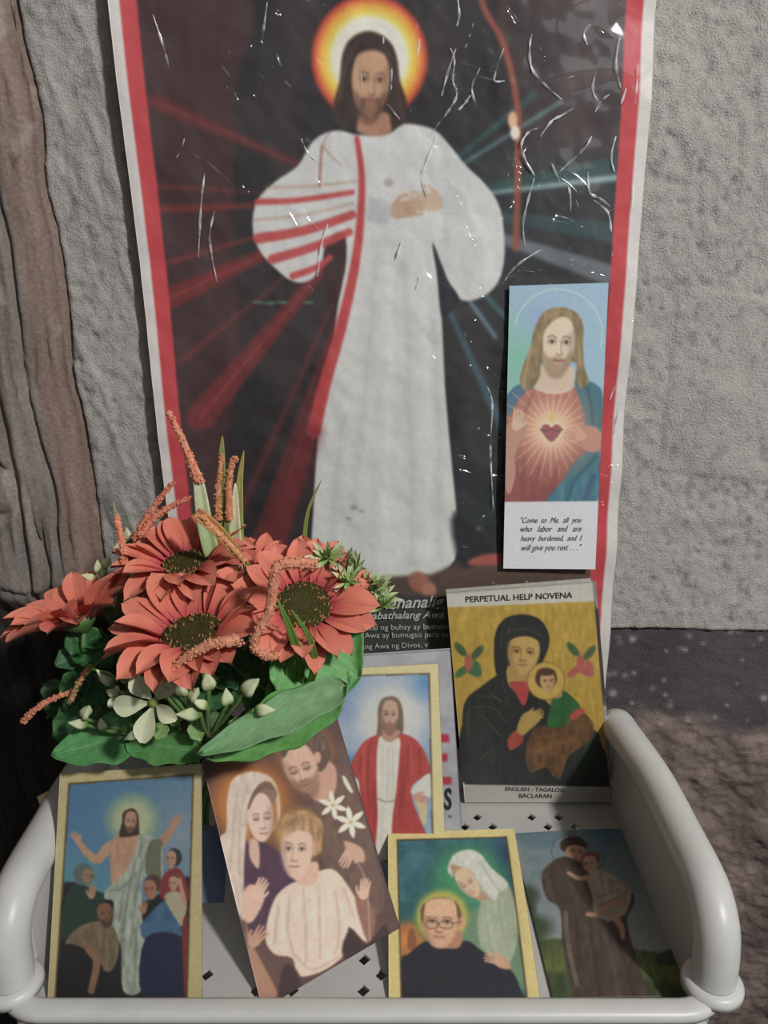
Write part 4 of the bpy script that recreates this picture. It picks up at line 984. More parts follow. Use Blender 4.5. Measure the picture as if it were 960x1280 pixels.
L_.new(fr.outputs[0], mxs.inputs[0]); L_.new(tb.outputs[0], mxs.inputs[1]); L_.new(gl.outputs[0], mxs.inputs[2]); L_.new(mxs.outputs[0], N_['Material Output'].inputs[0])
q = [Vector(p) for p in NQ]; up = (q[0]-q[3]).normalized(); rt = (q[1]-q[0]).normalized()
def film(nu=40, nv=6):
    P = np.zeros((nu, nv, 3))
    for i in range(nu):
        for j in range(nv):
            s = i/(nu-1); t_ = j/(nv-1)
            p = q[0]*(1-s)+q[1]*s+up*(.0032*t_-.0004)+Vector((0, -.0012+.0045*t_+.0006*math.sin(s*24)*t_, 0))+rt*(.0016*(s-.5)*2); P[i, j] = p
    return gridmesh('sleeve_lip', P)
link('sleeve_lip', film(), m_film, nb)
P = np.zeros((4, 60, 3))
for i in range(4):
    for j in range(60):
        s = i/3; t_ = j/59; p = q[1]*(1-t_)+q[2]*t_+rt*(.0026*s-.0003)+Vector((0, -.0010+.003*s+.0004*math.sin(t_*30)*s, 0)); P[i, j] = p
link('sleeve_edge', gridmesh('sleeve_edge', P), m_film, nb)
lt('PERPETUAL HELP NOVENA', 582, 752.6, 715.5, 747, m_ink, nb, NQ, nn_, bold=.012, lift=.0003)
lt('ENGLISH - TAGALOG', 631.5, 988.2, 705, 989.6, m_ink, nb, NQ, nn_, bold=.01, lift=.0003)
lt('BACLARAN', 648.5, 996.8, 689.5, 997.2, m_ink, nb, NQ, nn_, bold=.01, lift=.0003)

card('holy_card', [(388, 838), (548, 829), (559, 1112), (386, 1112)], -.0985, .35, paint_card_redrobe, 'cream-bordered card of a bearded man in a red cloak over white, behind the others', LC+.06, 150, 260)
card('holy_card', [(252, 952), (420, 893), (500, 1160), (328, 1262)], -.168, .80, paint_card_family, 'tilted borderless card of a veiled mother, bearded man and curly-haired child', LC+.06, 165, 290, bend=lambda u, v: .0008*np.sin(v*3.1), z0=ZF+.0022)
card('holy_card', [(75, 967), (252, 955), (253, 1254), (59, 1254)], -.168, .60, paint_card_blessing, 'yellow-bordered card of a standing figure with open arms above kneeling people', LC+.22, 190, 300)
card('holy_card', [(485, 1041), (643, 1036), (676, 1254), (486, 1254)], -.1725, 3.2, paint_card_glasses, 'gold-bordered card of a man with round glasses beside a veiled woman', LC-.04, 175, 215, bend=lambda u, v: .0022*sst(.8, 1, u)*np.sin(v*3.1), z0=ZF+.0022)
def flat_card():
    p0 = Vector((0, 0, ZF+.0030)); n = Vector((0, 0, 1))
    Q = [onplane(x, y, p0, n) for x, y in ((640, 1042), (802, 1035), (874, 1246), (691, 1248))]
    # nrm in printed() must face the camera
    P, X, Y = sheet_points(Q, 175, 215); ink = Ink(X, Y, (100, 124, 132)); paint_card_friar(ink)
    P[..., 2] += .0006*np.sin(np.linspace(0, 3.1, 175))[:, None]
    me = gridmesh('holy_card', P[:, ::-1]); C = develop(ink.C, 175, 215, LC+.06).reshape(175, 215, 3)[:, ::-1].reshape(-1, 3)
    setcol(me, C); o = link('holy_card', me, m_card); s = o.modifiers.new('thickness', 'SOLIDIFY'); s.thickness = .0005; s.offset = -1
    tag(o, 'borderless card of a brown-robed friar carrying a child, lying flat on the tray floor', 'card')
flat_card()
# two cards that peep out from behind
def plain(k): k.C[:] = (70, 76, 104); k.put(np.arange(len(k.X)), np.clip((fbm(k.X/20, k.Y/20, 3, 5)-.4)*1.2, 0, .4), (92, 92, 112))
card('blue_card', [(236, 1030), (286, 1034), (280, 1128), (232, 1130)], -.110, .6, plain, 'dark blue card barely showing behind the tilted family card', .5, 30, 50, z0=-.30)
def plain2(k): k.C[:] = (176, 160, 112)
card('cream_card', [(46, 996), (110, 962), (140, 1040), (70, 1060)], -.118, .93, plain2, 'cream card corner poking out behind the yellow-bordered card by the left handle', .5, 20, 30, z0=ZF+.0022)

# ------------------------------------------------------------------ floor and side wall out of view, added to cut the room light
m_shade_floor = mat('shade_concrete', (.10, .09, .085), rough=.9, noise=(20, .2), bump=(60, .4, .002))
fl = link('floor', MB().box(-.50, .80, -2.6, .02, -.83, -.80).done('floor', False), m_shade_floor); tag(fl, kind='structure')  # unseen floor, put in to block light from below
m_side = mat('shade_boards', (.10, .08, .065), rough=.9, noise=(30, .3), bump=(80, .4, .002))
wl = link('shade_wall_left', MB().box(-.34, -.30, -1.5, .0, -.80, .60).done('shade_wall_left', False), m_side); tag(wl, kind='structure')  # unseen wall, put in to darken the light from the left

# ------------------------------------------------------------------ creases in the film over the poster, their glints painted white
m_crease = bpy.data.materials.new('crease_glint'); m_crease.use_nodes = True
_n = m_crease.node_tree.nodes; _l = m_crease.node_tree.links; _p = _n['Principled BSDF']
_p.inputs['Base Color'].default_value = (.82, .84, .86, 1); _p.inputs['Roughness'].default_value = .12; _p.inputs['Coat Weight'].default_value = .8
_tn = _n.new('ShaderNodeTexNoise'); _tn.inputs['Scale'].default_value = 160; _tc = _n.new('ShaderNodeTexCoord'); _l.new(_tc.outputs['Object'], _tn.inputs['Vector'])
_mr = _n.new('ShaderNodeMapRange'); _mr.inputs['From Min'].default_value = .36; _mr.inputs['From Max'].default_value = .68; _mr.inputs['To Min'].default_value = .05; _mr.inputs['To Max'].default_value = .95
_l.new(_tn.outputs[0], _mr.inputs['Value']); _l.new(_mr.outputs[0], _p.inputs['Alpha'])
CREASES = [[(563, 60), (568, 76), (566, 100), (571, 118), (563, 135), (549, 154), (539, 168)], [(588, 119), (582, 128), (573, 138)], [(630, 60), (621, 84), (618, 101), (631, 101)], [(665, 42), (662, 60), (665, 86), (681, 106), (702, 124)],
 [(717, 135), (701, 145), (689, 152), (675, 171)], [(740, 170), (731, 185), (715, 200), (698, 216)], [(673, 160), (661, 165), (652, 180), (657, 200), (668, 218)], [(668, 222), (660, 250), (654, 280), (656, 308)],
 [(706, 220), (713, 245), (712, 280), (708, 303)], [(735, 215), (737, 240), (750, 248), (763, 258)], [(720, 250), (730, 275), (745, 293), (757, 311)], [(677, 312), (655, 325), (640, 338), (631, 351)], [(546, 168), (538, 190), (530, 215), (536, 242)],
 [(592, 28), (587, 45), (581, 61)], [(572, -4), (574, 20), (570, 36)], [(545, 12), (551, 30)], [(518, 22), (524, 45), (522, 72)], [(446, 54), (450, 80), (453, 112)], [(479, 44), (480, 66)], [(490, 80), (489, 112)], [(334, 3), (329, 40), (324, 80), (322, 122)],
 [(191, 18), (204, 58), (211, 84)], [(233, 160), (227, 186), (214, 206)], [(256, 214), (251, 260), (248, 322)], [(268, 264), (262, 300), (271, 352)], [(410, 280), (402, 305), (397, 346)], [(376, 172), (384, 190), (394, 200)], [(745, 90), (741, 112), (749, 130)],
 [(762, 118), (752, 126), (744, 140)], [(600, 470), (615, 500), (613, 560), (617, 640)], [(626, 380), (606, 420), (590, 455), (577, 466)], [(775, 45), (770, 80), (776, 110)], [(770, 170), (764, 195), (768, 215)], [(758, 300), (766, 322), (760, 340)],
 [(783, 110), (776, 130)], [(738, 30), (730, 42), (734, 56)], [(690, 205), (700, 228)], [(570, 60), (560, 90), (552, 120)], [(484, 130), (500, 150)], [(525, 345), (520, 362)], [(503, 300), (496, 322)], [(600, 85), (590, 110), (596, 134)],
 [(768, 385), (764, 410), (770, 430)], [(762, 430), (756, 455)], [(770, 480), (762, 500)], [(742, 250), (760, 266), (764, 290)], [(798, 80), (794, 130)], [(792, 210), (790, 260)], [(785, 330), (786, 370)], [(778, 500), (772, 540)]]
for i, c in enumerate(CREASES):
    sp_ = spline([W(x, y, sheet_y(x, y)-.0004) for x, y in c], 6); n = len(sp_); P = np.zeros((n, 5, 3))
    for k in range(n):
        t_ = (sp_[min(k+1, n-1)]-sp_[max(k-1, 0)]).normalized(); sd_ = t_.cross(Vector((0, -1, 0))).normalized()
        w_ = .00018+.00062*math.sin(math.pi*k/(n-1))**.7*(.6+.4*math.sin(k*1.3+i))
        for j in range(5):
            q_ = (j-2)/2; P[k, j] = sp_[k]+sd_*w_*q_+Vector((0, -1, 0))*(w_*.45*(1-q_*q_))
    link('film_crease_glint', gridmesh('film_crease_glint', P), m_crease, poster)
# ------------------------------------------------------------------ artificial bouquet
bq = root('artificial_bouquet', (-0.105, -0.085, ZF), 'bunch of artificial orange daisies with green leaves, white blossoms and fuzzy sprigs', 'flowers')
m_petal = mat('orange_petal', rough=.75, attr='Tint', noise=(260, .12), bump=(500, .25, .0004), spec=.25, sub=.08)
m_leaf = mat('cloth_leaf', rough=.6, attr='Tint', noise=(300, .10), bump=(700, .25, .0003), spec=.35, sub=.05)
m_cream = mat('cream_petal', rough=.65, attr='Tint', noise=(300, .06), spec=.3, sub=.08)
m_disc = mat('seed_disc', rough=.9, attr='Tint', noise=(900, .3), bump=(900, .6, .0006), spec=.2)
m_stem = mat('green_stem', (.10, .19, .055), rough=.5, noise=(200, .15))
m_plume = mat('fuzzy_sprig', rough=.9, attr='Tint', noise=(700, .2), bump=(900, .5, .0005), spec=.15)

def petal_mesh(kind):
    """unit petal along +x (length 1), pointed, ribbed, curling; coloured from magenta base to coral tip"""
    rs = np.random.RandomState(kind); nu, nv = 10, 7
    P = np.zeros((nu, nv, 3)); C = np.zeros((nu, nv, 3))
    wmax = .19+.025*rs.rand(); curl = -.08+.20*rs.rand(); tw = (rs.rand()-.5)*.5; side = (rs.rand()-.5)*.10
    for i in range(nu):
        t = i/(nu-1)
        w = wmax*(.30+.70*math.sin(min(t/.55, 1)*math.pi/2)) if t < .55 else wmax*math.cos((t-.55)/.45*math.pi/2)**.6
        w = max(w, .008)
        for j in range(nv):
            s = 2*j/(nv-1)-1
            z = .10*math.sin(t*math.pi)+curl*t*t + .16*w/wmax*s*s*.55 - .06*math.exp(-(s/.22)**2) - .02*math.cos(s*9)*(1-t)
            z += tw*s*w*t
            P[i, j] = (t-.02*s*s, s*w+side*t*t, z)
            k = .85+.25*rs.rand()
            c0 = lin((186, 66, 84)); c1 = lin((220, 126, 106)); c2 = lin((232, 152, 130))
            a = sst(.0, .42, t); b_ = sst(.5, 1, t); c = c0*(1-a)+c1*a; c = c*(1-b_*.6)+c2*b_*.6
            C[i, j] = c*(1-.22*math.exp(-(s/.2)**2))*(.93+.1*rs.rand())
    me = gridmesh('petal', P); setcol(me, C.reshape(-1, 3), 'Tint'); me.materials.append(m_petal); return me
PET = [petal_mesh(k) for k in range(6)]
def disc_mesh(R):
    b = MB(); rs = np.random.RandomState(3); cols = []
    n = 22
    P = [(0, 0, R*.16)]; F = []; 
    rings = 8
    for i in range(1, rings+1):
        r = R*i/rings
        for k in range(n):
            a = 2*math.pi*k/n; P.append((r*math.cos(a), r*math.sin(a), R*.16*math.cos(i/rings*1.5)-.0+.02*R*rs.rand()-R*.22*math.exp(-(r/R/.35)**2)*.5))
    for k in range(n): F.append((0, 1+k, 1+(k+1) % n))
    for i in range(rings-1):
        for k in range(n): F.append((1+i*n+k, 1+(i+1)*n+k, 1+(i+1)*n+(k+1) % n, 1+i*n+(k+1) % n))
    base = 1+rings*n
    for k in range(n): P.append((R*.55*math.cos(2*math.pi*k/n), R*.55*math.sin(2*math.pi*k/n), -R*.55))
    for k in range(n): F.append((base-n+k, base+k, base+(k+1) % n, base-n+(k+1) % n))
    C = []
    for p in P:
        r = math.hypot(p[0], p[1])/R; c = lin((60, 58, 30))*(1.3-.4*r); C.append(c)
    # seeds: small cones over the disc, golden near the rim
    for s in range(170):
        r = R*(.25+.75*math.sqrt(rs.rand())); a = rs.rand()*6.283; x, y = r*math.cos(a), r*math.sin(a); z0 = R*.16*math.cos(r/R*1.5)-.01*R
        h = R*.13*(.6+.6*rs.rand()); w = R*.040; i0 = len(P)
        P += [(x-w, y-w*.6, z0), (x+w, y-w*.6, z0), (x, y+w, z0), (x+rs.randn()*w*.5, y+rs.randn()*w*.5, z0+h)]
        F += [(i0, i0+1, i0+3), (i0+1, i0+2, i0+3), (i0+2, i0, i0+3)]
        gold = rs.rand() < (.25+.6*(r/R)**3)
        c = lin((196, 150, 96)) if gold else lin((88, 80, 40)); C += [c*.6]*3+[c]
    me = mesh('flower_head', P, F); setcol(me, np.array(C), 'Tint'); me.materials.append(m_disc); return me
DISC = {}
def frame_from(n, twist=0):
    n = Vector(n).normalized(); x = Vector((1, 0, 0)); x = (x-n*x.dot(n)).normalized(); y = n.cross(x)
    return Matrix((x, y, n)).transposed() @ Matrix.Rotation(twist, 3, 'Z')
def flower(px, py, y, n, R=.0145, L=.024, cnt=24, lift=24, seed=0, sag=0, parent=bq):
    rs = random.Random(seed); c = W(px, py, y); B = frame_from(n, rs.random()*6)
    key = round(R, 4)
    if key not in DISC: DISC[key] = disc_mesh(R)
    Mh = Matrix.Translation(c) @ B.to_4x4()
    hd = link('flower_head', DISC[key], m_disc, parent, Mh)
    for layer in range(2):
        m = cnt//2
        for k in range(m):
            a = 2*math.pi*(k+.5*layer+rs.uniform(-.18, .18))/m
            el = math.radians(lift-(9 if layer else 0)+rs.uniform(-9, 11))
            dw = B @ Vector((math.cos(a), math.sin(a), 0)); el += math.radians(14*dw.y)
            l = L*(1.0 if layer else .94)*rs.uniform(.88, 1.1); wsc = rs.uniform(.95, 1.3)
            Ml = Matrix.Rotation(a, 4, 'Z') @ Matrix.Translation((R*.86, 0, -R*.08-.0012*layer)) @ Matrix.Rotation(-el, 4, 'Y') @ Matrix.Rotation(rs.uniform(-.3, .3), 4, 'X') @ Matrix.Diagonal((l, l*wsc*1.25, l, 1))
            link('petal', PET[rs.randrange(6)], m_petal, hd, Mh @ Ml)
    # green cup behind
    cp = MB().tube([(0, 0, -R*.1), (0, 0, -R*.5), (0, 0, -R*.9)], [R*.95, R*.7, R*.2], seg=14).done('calyx')
    link('calyx', cp, m_stem, hd, Mh)
    st = spline([c-Vector(n).normalized()*R*.8, c-Vector(n).normalized()*R*2.2+Vector((0, 0, -.01)), Vector((-.105, -.075, -.27)), Vector((-.105+rs.uniform(-.006, .006), -.085+rs.uniform(-.006, .006), ZF+.004))], 6)
    link('stem', MB().tube(st, .0013, seg=7).done('stem'), m_stem, parent)
    return hd
# towards the camera is (0,-1,.33)
flower(233, 703, -.088, (-.10, -.14, .99), R=.0125, L=.0245, cnt=26, lift=22, seed=3)
flower(240, 790, -.128, (-.10, -.16, .98), R=.0140, L=.0268, cnt=26, lift=22, seed=5)
flower(380, 755, -.112, (.16, -.50, .85), R=.0130, L=.0245, cnt=26, lift=18, seed=8)
flower(96, 768, -.100, (-.30, .12, .94), R=.0105, L=.0245, cnt=24, lift=30, seed=12)
flower(318, 722, -.078, (.20, -.20, .95), R=.0100, L=.0200, cnt=22, lift=34, seed=21)

# leaves ------------------------------------------------------------
def leaf(base, tip, width, normal, round_=.5, scal=7, droop=.0, cup=.1, col=(70, 128, 78), name='leaf', seed=0, lab=None):
    rs = np.random.RandomState(seed); nu, nv = 30, 21
    b = Vector(base); t_ = Vector(tip); ax = t_-b; Lr = ax.length; ax.normalize(); nn = Vector(normal); nn = (nn-ax*nn.dot(ax)).normalized(); sd = nn.cross(ax)
    P = np.zeros((nu, nv, 3)); C = np.zeros((nu, nv, 3)); c0 = lin(col)
    for i in range(nu):
        t = i/(nu-1)
        w = width*(math.sin(math.pi*t**(.62+.25*round_))**(.62) if 0 < t < 1 else 0)*(1+.09*math.sin(t*scal*6.283))
        w = max(w, width*.02)
        for j in range(nv):
            s = 2*j/(nv-1)-1
            z = cup*width*(s*s)*.9 - droop*Lr*t*t + .05*width*math.sin(t*17+s*5+seed)*abs(s) - .03*width*math.exp(-(s/.06)**2)
            vein = abs(((t*7-abs(s)*1.6) % 1)-.5)
            z -= .015*width*math.exp(-((vein)/.09)**2)
            P[i, j] = b+ax*(Lr*t)+sd*(s*w)+nn*z
            vm = max(math.exp(-(s/.045)**2), .65*math.exp(-(vein/.07)**2), .25*math.exp(-((((t*29+abs(s)*9) % 1)-.5)/.12)**2))
            C[i, j] = (c0*(1-.32*vm)+lin((150, 186, 140))*.32*vm)*(.86+.22*rs.rand())
    me = gridmesh(name, P); setcol(me, C.reshape(-1, 3), 'Tint')
    o = link(name, me, m_leaf, bq); s = o.modifiers.new('thickness', 'SOLIDIFY'); s.thickness = .0004
    if lab: o['label'] = lab
    return o
CAMN = Vector((0.05, -1, .40))
leaf(W(345, 800, -.118), W(449, 846, -.118), .028, CAMN+Vector((.2, 0, .3)), 1, 4, 0, .18, (106, 166, 98), seed=1)
leaf(W(355, 830, -.112), W(420, 900, -.130), .024, CAMN+Vector((.1, 0, .2)), 1, 4, 0, .15, (98, 158, 100), seed=2)
leaf(W(400, 770, -.110), W(432, 812, -.106), .022, CAMN, 1, 4, 0, .1, (96, 156, 90), seed=31)
leaf(W(436, 856, -.141), W(250, 943, -.150), .0082, CAMN+Vector((0, 0, .5)), .2, 3, 0, .35, (128, 170, 124), seed=3)
leaf(W(425, 866, -.136), W(262, 946, -.143), .0125, CAMN+Vector((0, .2, -.1)), .4, 3, 0, .2, (98, 158, 84), seed=4)
leaf(W(200, 908, -.120), W(66, 944, -.130), .0115, CAMN+Vector((0, 0, .7)), .6, 3, 0, .2, (80, 142, 84), seed=5)
leaf(W(160, 925, -.125), W(262, 942, -.138), .0085, CAMN+Vector((0, 0, .5)), .5, 3, 0, .2, (84, 140, 78), seed=6)
rs = random.Random(4)
for k in range(42):
    a = rs.uniform(0, 6.283); r = math.sqrt(rs.random()); px = 235+150*r*math.cos(a); py = 865+62*r*math.sin(a)
    if k < 20: px = rs.uniform(70, 170); py = rs.uniform(790, 920)
    an = rs.uniform(0, 6.283); l = rs.uniform(32, 62); y0 = rs.uniform(-.10, -.075)
    leaf(W(px, py, y0), W(px+l*math.cos(an), py+l*.6*math.sin(an), y0-.012), rs.uniform(.007, .012), (rs.uniform(-.5, .5), -1, rs.uniform(.1, .9)), .7, 3, 0, .2, (rs.randint(40, 62), rs.randint(84, 112), rs.randint(46, 64)), seed=40+k)
for px, py, qx, qy, w in ((95, 835, 150, 875, .010), (75, 905, 130, 915, .008), (110, 880, 70, 925, .009), (150, 850, 110, 905, .010), (85, 790, 140, 830, .009), (285, 830, 345, 870, .014), (210, 840, 300, 868, .013)):
    leaf(W(px, py, -.098), W(qx, qy, -.108), w, CAMN, .9, 3, 0, .15, (46, 96, 52), seed=int(px))

# white blossoms and buds ---------------------------------------------
def bpetal(kind):
    rs = np.random.RandomState(50+kind); nu, nv = 9, 7; P = np.zeros((nu, nv, 3)); C = np.zeros((nu, nv, 3))
    for i in range(nu):
        t = i/(nu-1); w = max(.27*math.sin(math.pi*min(1, t*.93+.03)**1.5)**.8, .02)
        for j in range(nv):
            s = 2*j/(nv-1)-1; P[i, j] = (t, s*w, .18*math.sin(t*2.6)+.35*w*s*s-.02*math.exp(-(s/.2)**2))
            C[i, j] = lin((214, 220, 186))*(1-.35*(1-t))*(.95+.08*rs.rand())*(1-.12*math.exp(-(s/.15)**2))
    me = gridmesh('petal', P); setcol(me, C.reshape(-1, 3), 'Tint'); me.materials.append(m_cream); return me
BP = [bpetal(k) for k in range(2)]
def stem_to(p, q, r=.0010, bow=0):
    p = Vector(p); q = Vector(q); mid = (p+q)/2+Vector((0, -.002, bow)); link('stem', MB().tube(spline([p, mid, q], 6), r, seg=6).done('stem'), m_stem, bq)
def blossom(px, py, y, n, L, cnt=5, open_=20, seed=0, join=None):
    rs = random.Random(seed); c = W(px, py, y); Mh = Matrix.Translation(c) @ frame_from(n, rs.random()*6).to_4x4()
    me = MB().ball((0, 0, .0006), .0022, 2).done('blossom'); setcol(me, np.tile(lin((120, 140, 70)), (len(me.vertices), 1)), 'Tint')
    hd = link('blossom', me, m_cream, bq, Mh)
    for k in range(cnt):
        l = L*rs.uniform(.85, 1.1)
        Ml = Matrix.Rotation(2*math.pi*(k+rs.uniform(-.12, .12))/cnt, 4, 'Z') @ Matrix.Translation((.0012, 0, 0)) @ Matrix.Rotation(-math.radians(open_+rs.uniform(-12, 12)), 4, 'Y') @ Matrix.Diagonal((l, l*1.1, l, 1))
        link('petal', BP[k % 2], m_cream, hd, Mh @ Ml)
    if join: stem_to(c, W(*join))
def bud(px, py, y, ang, L, join=None, seed=0):
    """a closed cream bud of three folded petals"""
    n = Vector((math.cos(ang), -.25, math.sin(ang))).normalized(); c = W(px, py, y); q = n.to_track_quat('Z', 'Y').to_matrix()
    V = []; Fc = []; Cc = []; seg, rg = 12, 9
    for i in range(rg):
        t = i/(rg-1); r = .27*math.sin(math.pi*min(1, t*.97+.03)**.80)*(1-.35*t)+.012
        for k in range(seg):
            a = 2*math.pi*k/seg; rr = r*(1+.28*math.cos(3*a+t*2)); V.append(c+q @ Vector((rr*math.cos(a), rr*math.sin(a), t-.5))*L)
            f = sst(.1, .5, t); Cc.append(lin((96, 128, 62))*(1-f)+lin((204, 212, 172))*f)
    for i in range(rg-1):
        for k in range(seg): Fc.append((i*seg+k, i*seg+(k+1) % seg, (i+1)*seg+(k+1) % seg, (i+1)*seg+k))
    me = mesh('bud', V, Fc); setcol(me, np.array(Cc), 'Tint'); link('bud', me, m_cream, bq)
    if join: stem_to(c-n*L*.45, W(*join))
JN = (262, 920, -.132)
blossom(192, 878, -.146, (-.05, -.95, .3), .0150, 5, 12, 1, (215, 925, -.12))
blossom(155, 868, -.132, (-.4, -.9, .3), .0075, 4, 45, 2, (200, 910, -.12))
for px, py, an, L in ((226, 858, 100, .012), (243, 868, 60, .0095), (260, 851, 88, .0115), (283, 871, 85, .0105), (314, 858, 50, .0125), (331, 887, 5, .0100), (236, 893, 170, .0110), (250, 880, 140, .0085), (212, 848, 70, .0125), (196, 850, 95, .0100)):
    bud(px, py, -.146, math.radians(an), L, JN)
for px, py, an, L in ((131, 847, 120, .0115), (157, 844, 85, .010), (98, 905, 160, .009), (128, 905, 90, .008), (108, 890, 60, .010), (165, 920, 200, .008)):
    bud(px, py, -.130, math.radians(an), L, (180, 915, -.115))
for px, py, an in ((121, 708, 75), (134, 703, 60), (98, 724, 170), (112, 722, 150), (160, 668, 95), (170, 672, 60), (150, 682, 200)):
    bud(px, py, -.076, math.radians(an), .0085, (150, 790, -.085))
for px, py in ((220, 885), (240, 905), (205, 905), (290, 900)):
    leaf(W(px, py, -.138), W(px+rs.uniform(-22, 22), py+rs.uniform(10, 22), -.140), .0035, CAMN, .5, 2, 0, .2, (126, 160, 96), seed=px)

# tufts of narrow pale leaves at the right ------------------------------
def tuft(px, py, y, n, L, cnt=16, seed=0):
    rs = random.Random(seed); c = W(px, py, y); B = frame_from(n); V = []; Fc = []; Cc = []
    for k in range(cnt):
        a = 2*math.pi*k/cnt*1.6+rs.random(); el = math.radians(rs.uniform(15, 80)); d = B @ Vector((math.cos(a)*math.cos(el), math.sin(a)*math.cos(el), math.sin(el)))
        s = d.cross(B @ Vector((0, 0, 1))).normalized() if el < 1.5 else Vector((1, 0, 0)); nn = s.cross(d); l = L*rs.uniform(.7, 1.1); i0 = len(V)
        for t, w in ((0, .05), (.35, .11), (.7, .10), (1, .01)):
            for q_ in (-1, 0, 1): V.append(c+d*l*t+s*l*w*q_+nn*l*(.10*t*t+.05*q_*q_)); f = sst(.4, 1, t); Cc.append(lin((150, 176, 104))*(1-f)+lin((224, 230, 196))*f)
        for i in range(3):
            for j in range(2): Fc.append((i0+i*3+j, i0+i*3+j+1, i0+i*3+j+4, i0+i*3+j+3))
    me = mesh('leaf_tuft', V, Fc); setcol(me, np.array(Cc), 'Tint'); link('leaf_tuft', me, m_leaf, bq); stem_to(c, W(400, 800, -.09))
for i, (px, py) in enumerate(((428, 705), (444, 712), (452, 735), (468, 733), (474, 748), (458, 756), (410, 698), (440, 748), (478, 758), (436, 728))):
    tuft(px, py, -.094-.001*i, (rs.uniform(-.2, .6), -.7, rs.uniform(.2, 1)), .0112, 18, i)

# fuzzy sprigs and blades ---------------------------------------------
def sprig(pts, r0=.0016, r1=.0008, col=(206, 120, 92), beads=1.0, seed=0, name='fuzzy_sprig', lab=None):
    rs = random.Random(seed); path = spline([W(*p) for p in pts], 8); b = MB(); n = len(path)
    b.tube(path, [r0+(r1-r0)*i/(n-1) for i in range(n)], seg=8)
    L = sum((path[i+1]-path[i]).length for i in range(n-1)); m = int(beads*L/.00034)
    for k in range(min(m, 330)):
        f = rs.random()*(n-1.01); i = int(f); p = path[i].lerp(path[i+1], f-i); r = r0+(r1-r0)*f/n
        o = Vector((rs.gauss(0, 1), rs.gauss(0, 1), rs.gauss(0, 1))).normalized()*r*1.05
        v = [b.b.verts.new(p+o+Vector(d)*.00085*rs.uniform(.6, 1.2)) for d in ((1, 0, 0), (-1, 0, 0), (0, 1, 0), (0, -1, 0), (0, 0, 1), (0, 0, -1))]
        for q_ in ((0, 2, 4), (2, 1, 4), (1, 3, 4), (3, 0, 4), (2, 0, 5), (1, 2, 5), (3, 1, 5), (0, 3, 5)): b.b.faces.new([v[z] for z in q_])
    me = b.done(name, False); rr = np.random.RandomState(seed).rand(len(me.vertices), 1); C = (np.array([lin(col)])*(1-.45*rr)+lin((222, 190, 160))*.45*rr)*(.85+.3*np.random.RandomState(seed+9).rand(len(me.vertices), 1)); setcol(me, C, 'Tint')
    o = link(name, me, m_plume, bq)
    if lab: o['label'] = lab
    return o
def blade(pts, w, cols=((84, 128, 58), (176, 186, 130)), seed=0, name='grass_blade', fold=.35):
    path = spline([W(*p) for p in pts], 8); n = len(path); P = np.zeros((n, 5, 3)); C = np.zeros((n, 5, 3))
    for i in range(n):
        t = (path[min(i+1, n-1)]-path[max(i-1, 0)]).normalized(); v = Vector((0, -1, .35)); s = t.cross(v).normalized(); nn = s.cross(t)
        ww = w*(1-.93*(i/(n-1))**3)*(.75+.25*min(1, i/3))
        for j in range(5):
            q_ = (j-2)/2; P[i, j] = path[i]+s*ww*q_+nn*ww*fold*q_*q_
            f = i/(n-1); C[i, j] = (lin(cols[0])*(1-f)+lin(cols[1])*f)*(1-.18*(j % 2))
    me = gridmesh(name, P); setcol(me, C.reshape(-1, 3), 'Tint'); o = link(name, me, m_leaf, bq); s = o.modifiers.new('thickness', 'SOLIDIFY'); s.thickness = .0005
    return o
PG = ((150, 178, 116), (222, 226, 196))
blade([(268, 700, -.085), (258, 660, -.080), (250, 610, -.076), (244, 580, -.074)], .0040, PG, 1)
sprig([(249, 602, -.076), (240, 580, -.074), (226, 545, -.072), (211, 516, -.070)], .0026, .0011, (214, 128, 98), 1.6, 1)
blade([(276, 700, -.080), (276, 640, -.078), (277, 590, -.076), (278, 545, -.074)], .0030, ((110, 130, 70), (150, 150, 90)), 2)
sprig([(273, 650, -.081), (273, 610, -.079), (277, 568, -.077)], .0017, .0010, (184, 120, 76), 1.2, 2)
sprig([(287, 650, -.081), (286, 615, -.079), (289, 582, -.077), (296, 572, -.077)], .0018, .0012, (196, 122, 84), 1.3, 3)
blade([(300, 690, -.078), (299, 640, -.077), (300, 600, -.076), (305, 563, -.075)], .0022, ((150, 170, 100), (170, 150, 90)), 4)
blade([(294, 745, -.080), (294, 700, -.079), (294, 660, -.078), (294, 604, -.0775)], .0042, ((150, 184, 100), (232, 226, 196)), 5)
blade([(286, 750, -.082), (284, 700, -.081), (283, 640, -.080)], .0026, ((84, 128, 48), (120, 130, 70)), 6)
sprig([(170, 672, -.080), (182, 650, -.078), (198, 625, -.076), (217, 603, -.074)], .0020, .0009, (198, 104, 80), 1.4, 7)
sprig([(176, 668, -.081), (190, 650, -.079), (212, 634, -.077), (240, 621, -.075)], .0022, .0008, (200, 104, 78), 1.4, 8)
sprig([(172, 680, -.079), (174, 660, -.077), (186, 640, -.076)], .0012, .0006, (190, 110, 84), 1, 9)
sprig([(152, 735, -.094), (156, 700, -.092), (152, 675, -.090), (145, 645, -.088)], .0022, .0011, (220, 130, 102), 1.6, 10)
blade([(146, 772, -.096), (152, 740, -.094), (153, 725, -.093)], .0016, ((70, 96, 40), (170, 110, 60)), 11)
blade([(146, 650, -.088), (144, 638, -.087), (141, 626, -.086)], .0008, ((160, 150, 110), (140, 170, 120)), 12)
blade([(246, 640, -.100), (272, 662, -.104), (296, 690, -.106), (318, 716, -.106)], .0030, ((214, 150, 106), (110, 130, 50)), 13, fold=.6)
sprig([(252, 645, -.102), (270, 664, -.105), (292, 686, -.107), (306, 702, -.108)], .0014, .0012, (206, 140, 94), 1.2, 14)
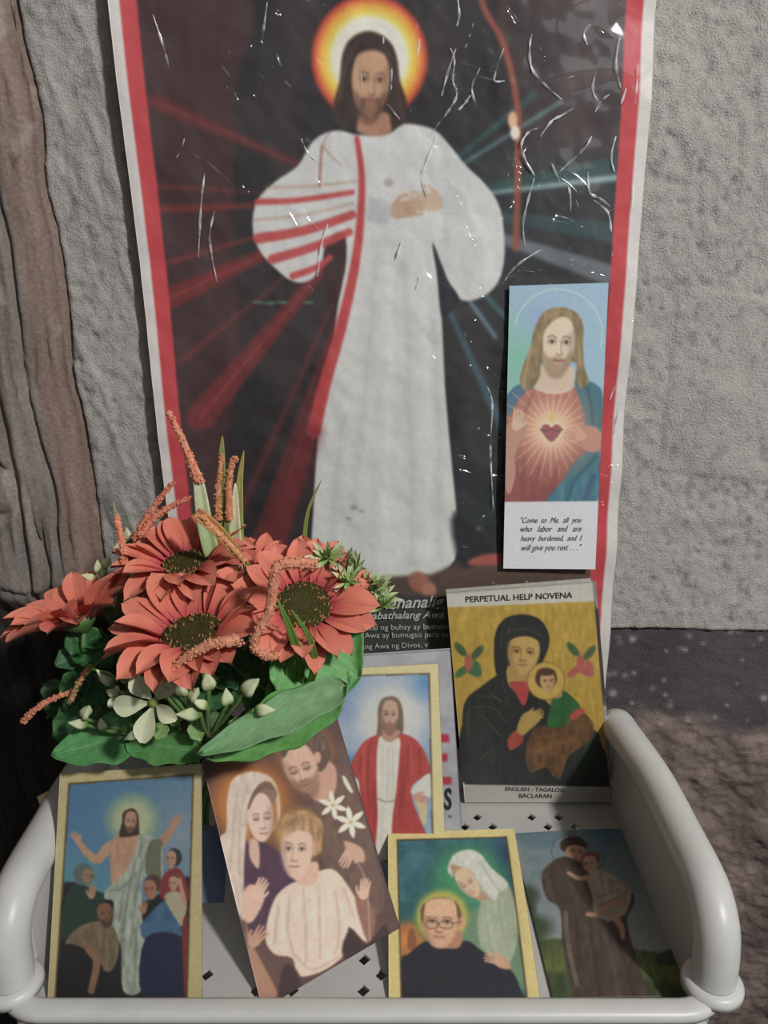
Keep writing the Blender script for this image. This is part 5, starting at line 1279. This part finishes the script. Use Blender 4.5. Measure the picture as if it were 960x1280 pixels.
sprig([(396, 706, -.138), (370, 704, -.140), (346, 709, -.142), (341, 735, -.143), (336, 765, -.144), (322, 790, -.145), (318, 808, -.145), (330, 818, -.144), (346, 821, -.143)], .0024, .0016, (204, 124, 98), 1.9, 15, lab='hooked fuzzy sprig, brownish orange, curling in front of the daisies')
sprig([(28, 902, -.120), (48, 884, -.120), (70, 872, -.119), (92, 864, -.118)], .0013, .0011, (206, 118, 92), 1.2, 16)
sprig([(90, 876, -.122), (96, 858, -.121), (106, 842, -.120), (112, 834, -.119)], .0009, .0013, (200, 116, 90), 1.2, 17)
blade([(86, 880, -.122), (100, 852, -.121), (128, 822, -.118)], .0012, ((120, 140, 80), (90, 120, 60)), 18)
blade([(383, 700, -.085), (381, 672, -.083), (386, 636, -.082), (402, 600, -.080)], .0012, ((110, 150, 60), (150, 140, 90)), 19)
for p, w in (([(368, 880, -.118), (374, 835, -.130), (366, 795, -.138), (346, 748, -.141)], .0026), ([(352, 875, -.118), (352, 830, -.126), (356, 800, -.130)], .0020), ([(372, 885, -.120), (392, 840, -.130), (388, 800, -.136), (364, 762, -.140)], .0018), ([(346, 880, -.118), (343, 840, -.124), (346, 800, -.128)], .0016), ([(360, 885, -.118), (362, 840, -.127), (376, 800, -.133)], .0022), ([(226, 915, -.13), (215, 880, -.14), (205, 850, -.146)], .0012)):
    blade(p, w, ((64, 104, 40), (112, 146, 66)), 20)
sprig([(210, 842, -.154), (232, 822, -.156), (262, 806, -.156), (300, 800, -.154)], .0012, .0024, (206, 132, 104), 1.4, 21)
blade([(205, 850, -.154), (216, 836, -.155), (232, 822, -.156)], .0012, ((150, 170, 110), (190, 150, 110)), 22)
blade([(100, 830, -.125), (170, 852, -.14), (250, 848, -.15)], .0007, ((90, 130, 60), (120, 150, 80)), 23)
# a tapering wrapped bundle of stems down to the tray floor
for k in range(9):
    a = 2*math.pi*k/9
    link('stem', MB().tube(spline([Vector((-.100+.022*math.cos(a), -.085+.012*math.sin(a), -.245)), Vector((-.104+.008*math.cos(a), -.085+.008*math.sin(a), -.28)), Vector((-.105+.009*math.cos(a), -.085+.009*math.sin(a), ZF+.0006))], 4), .0018, seg=6).done('stem'), m_stem, bq)
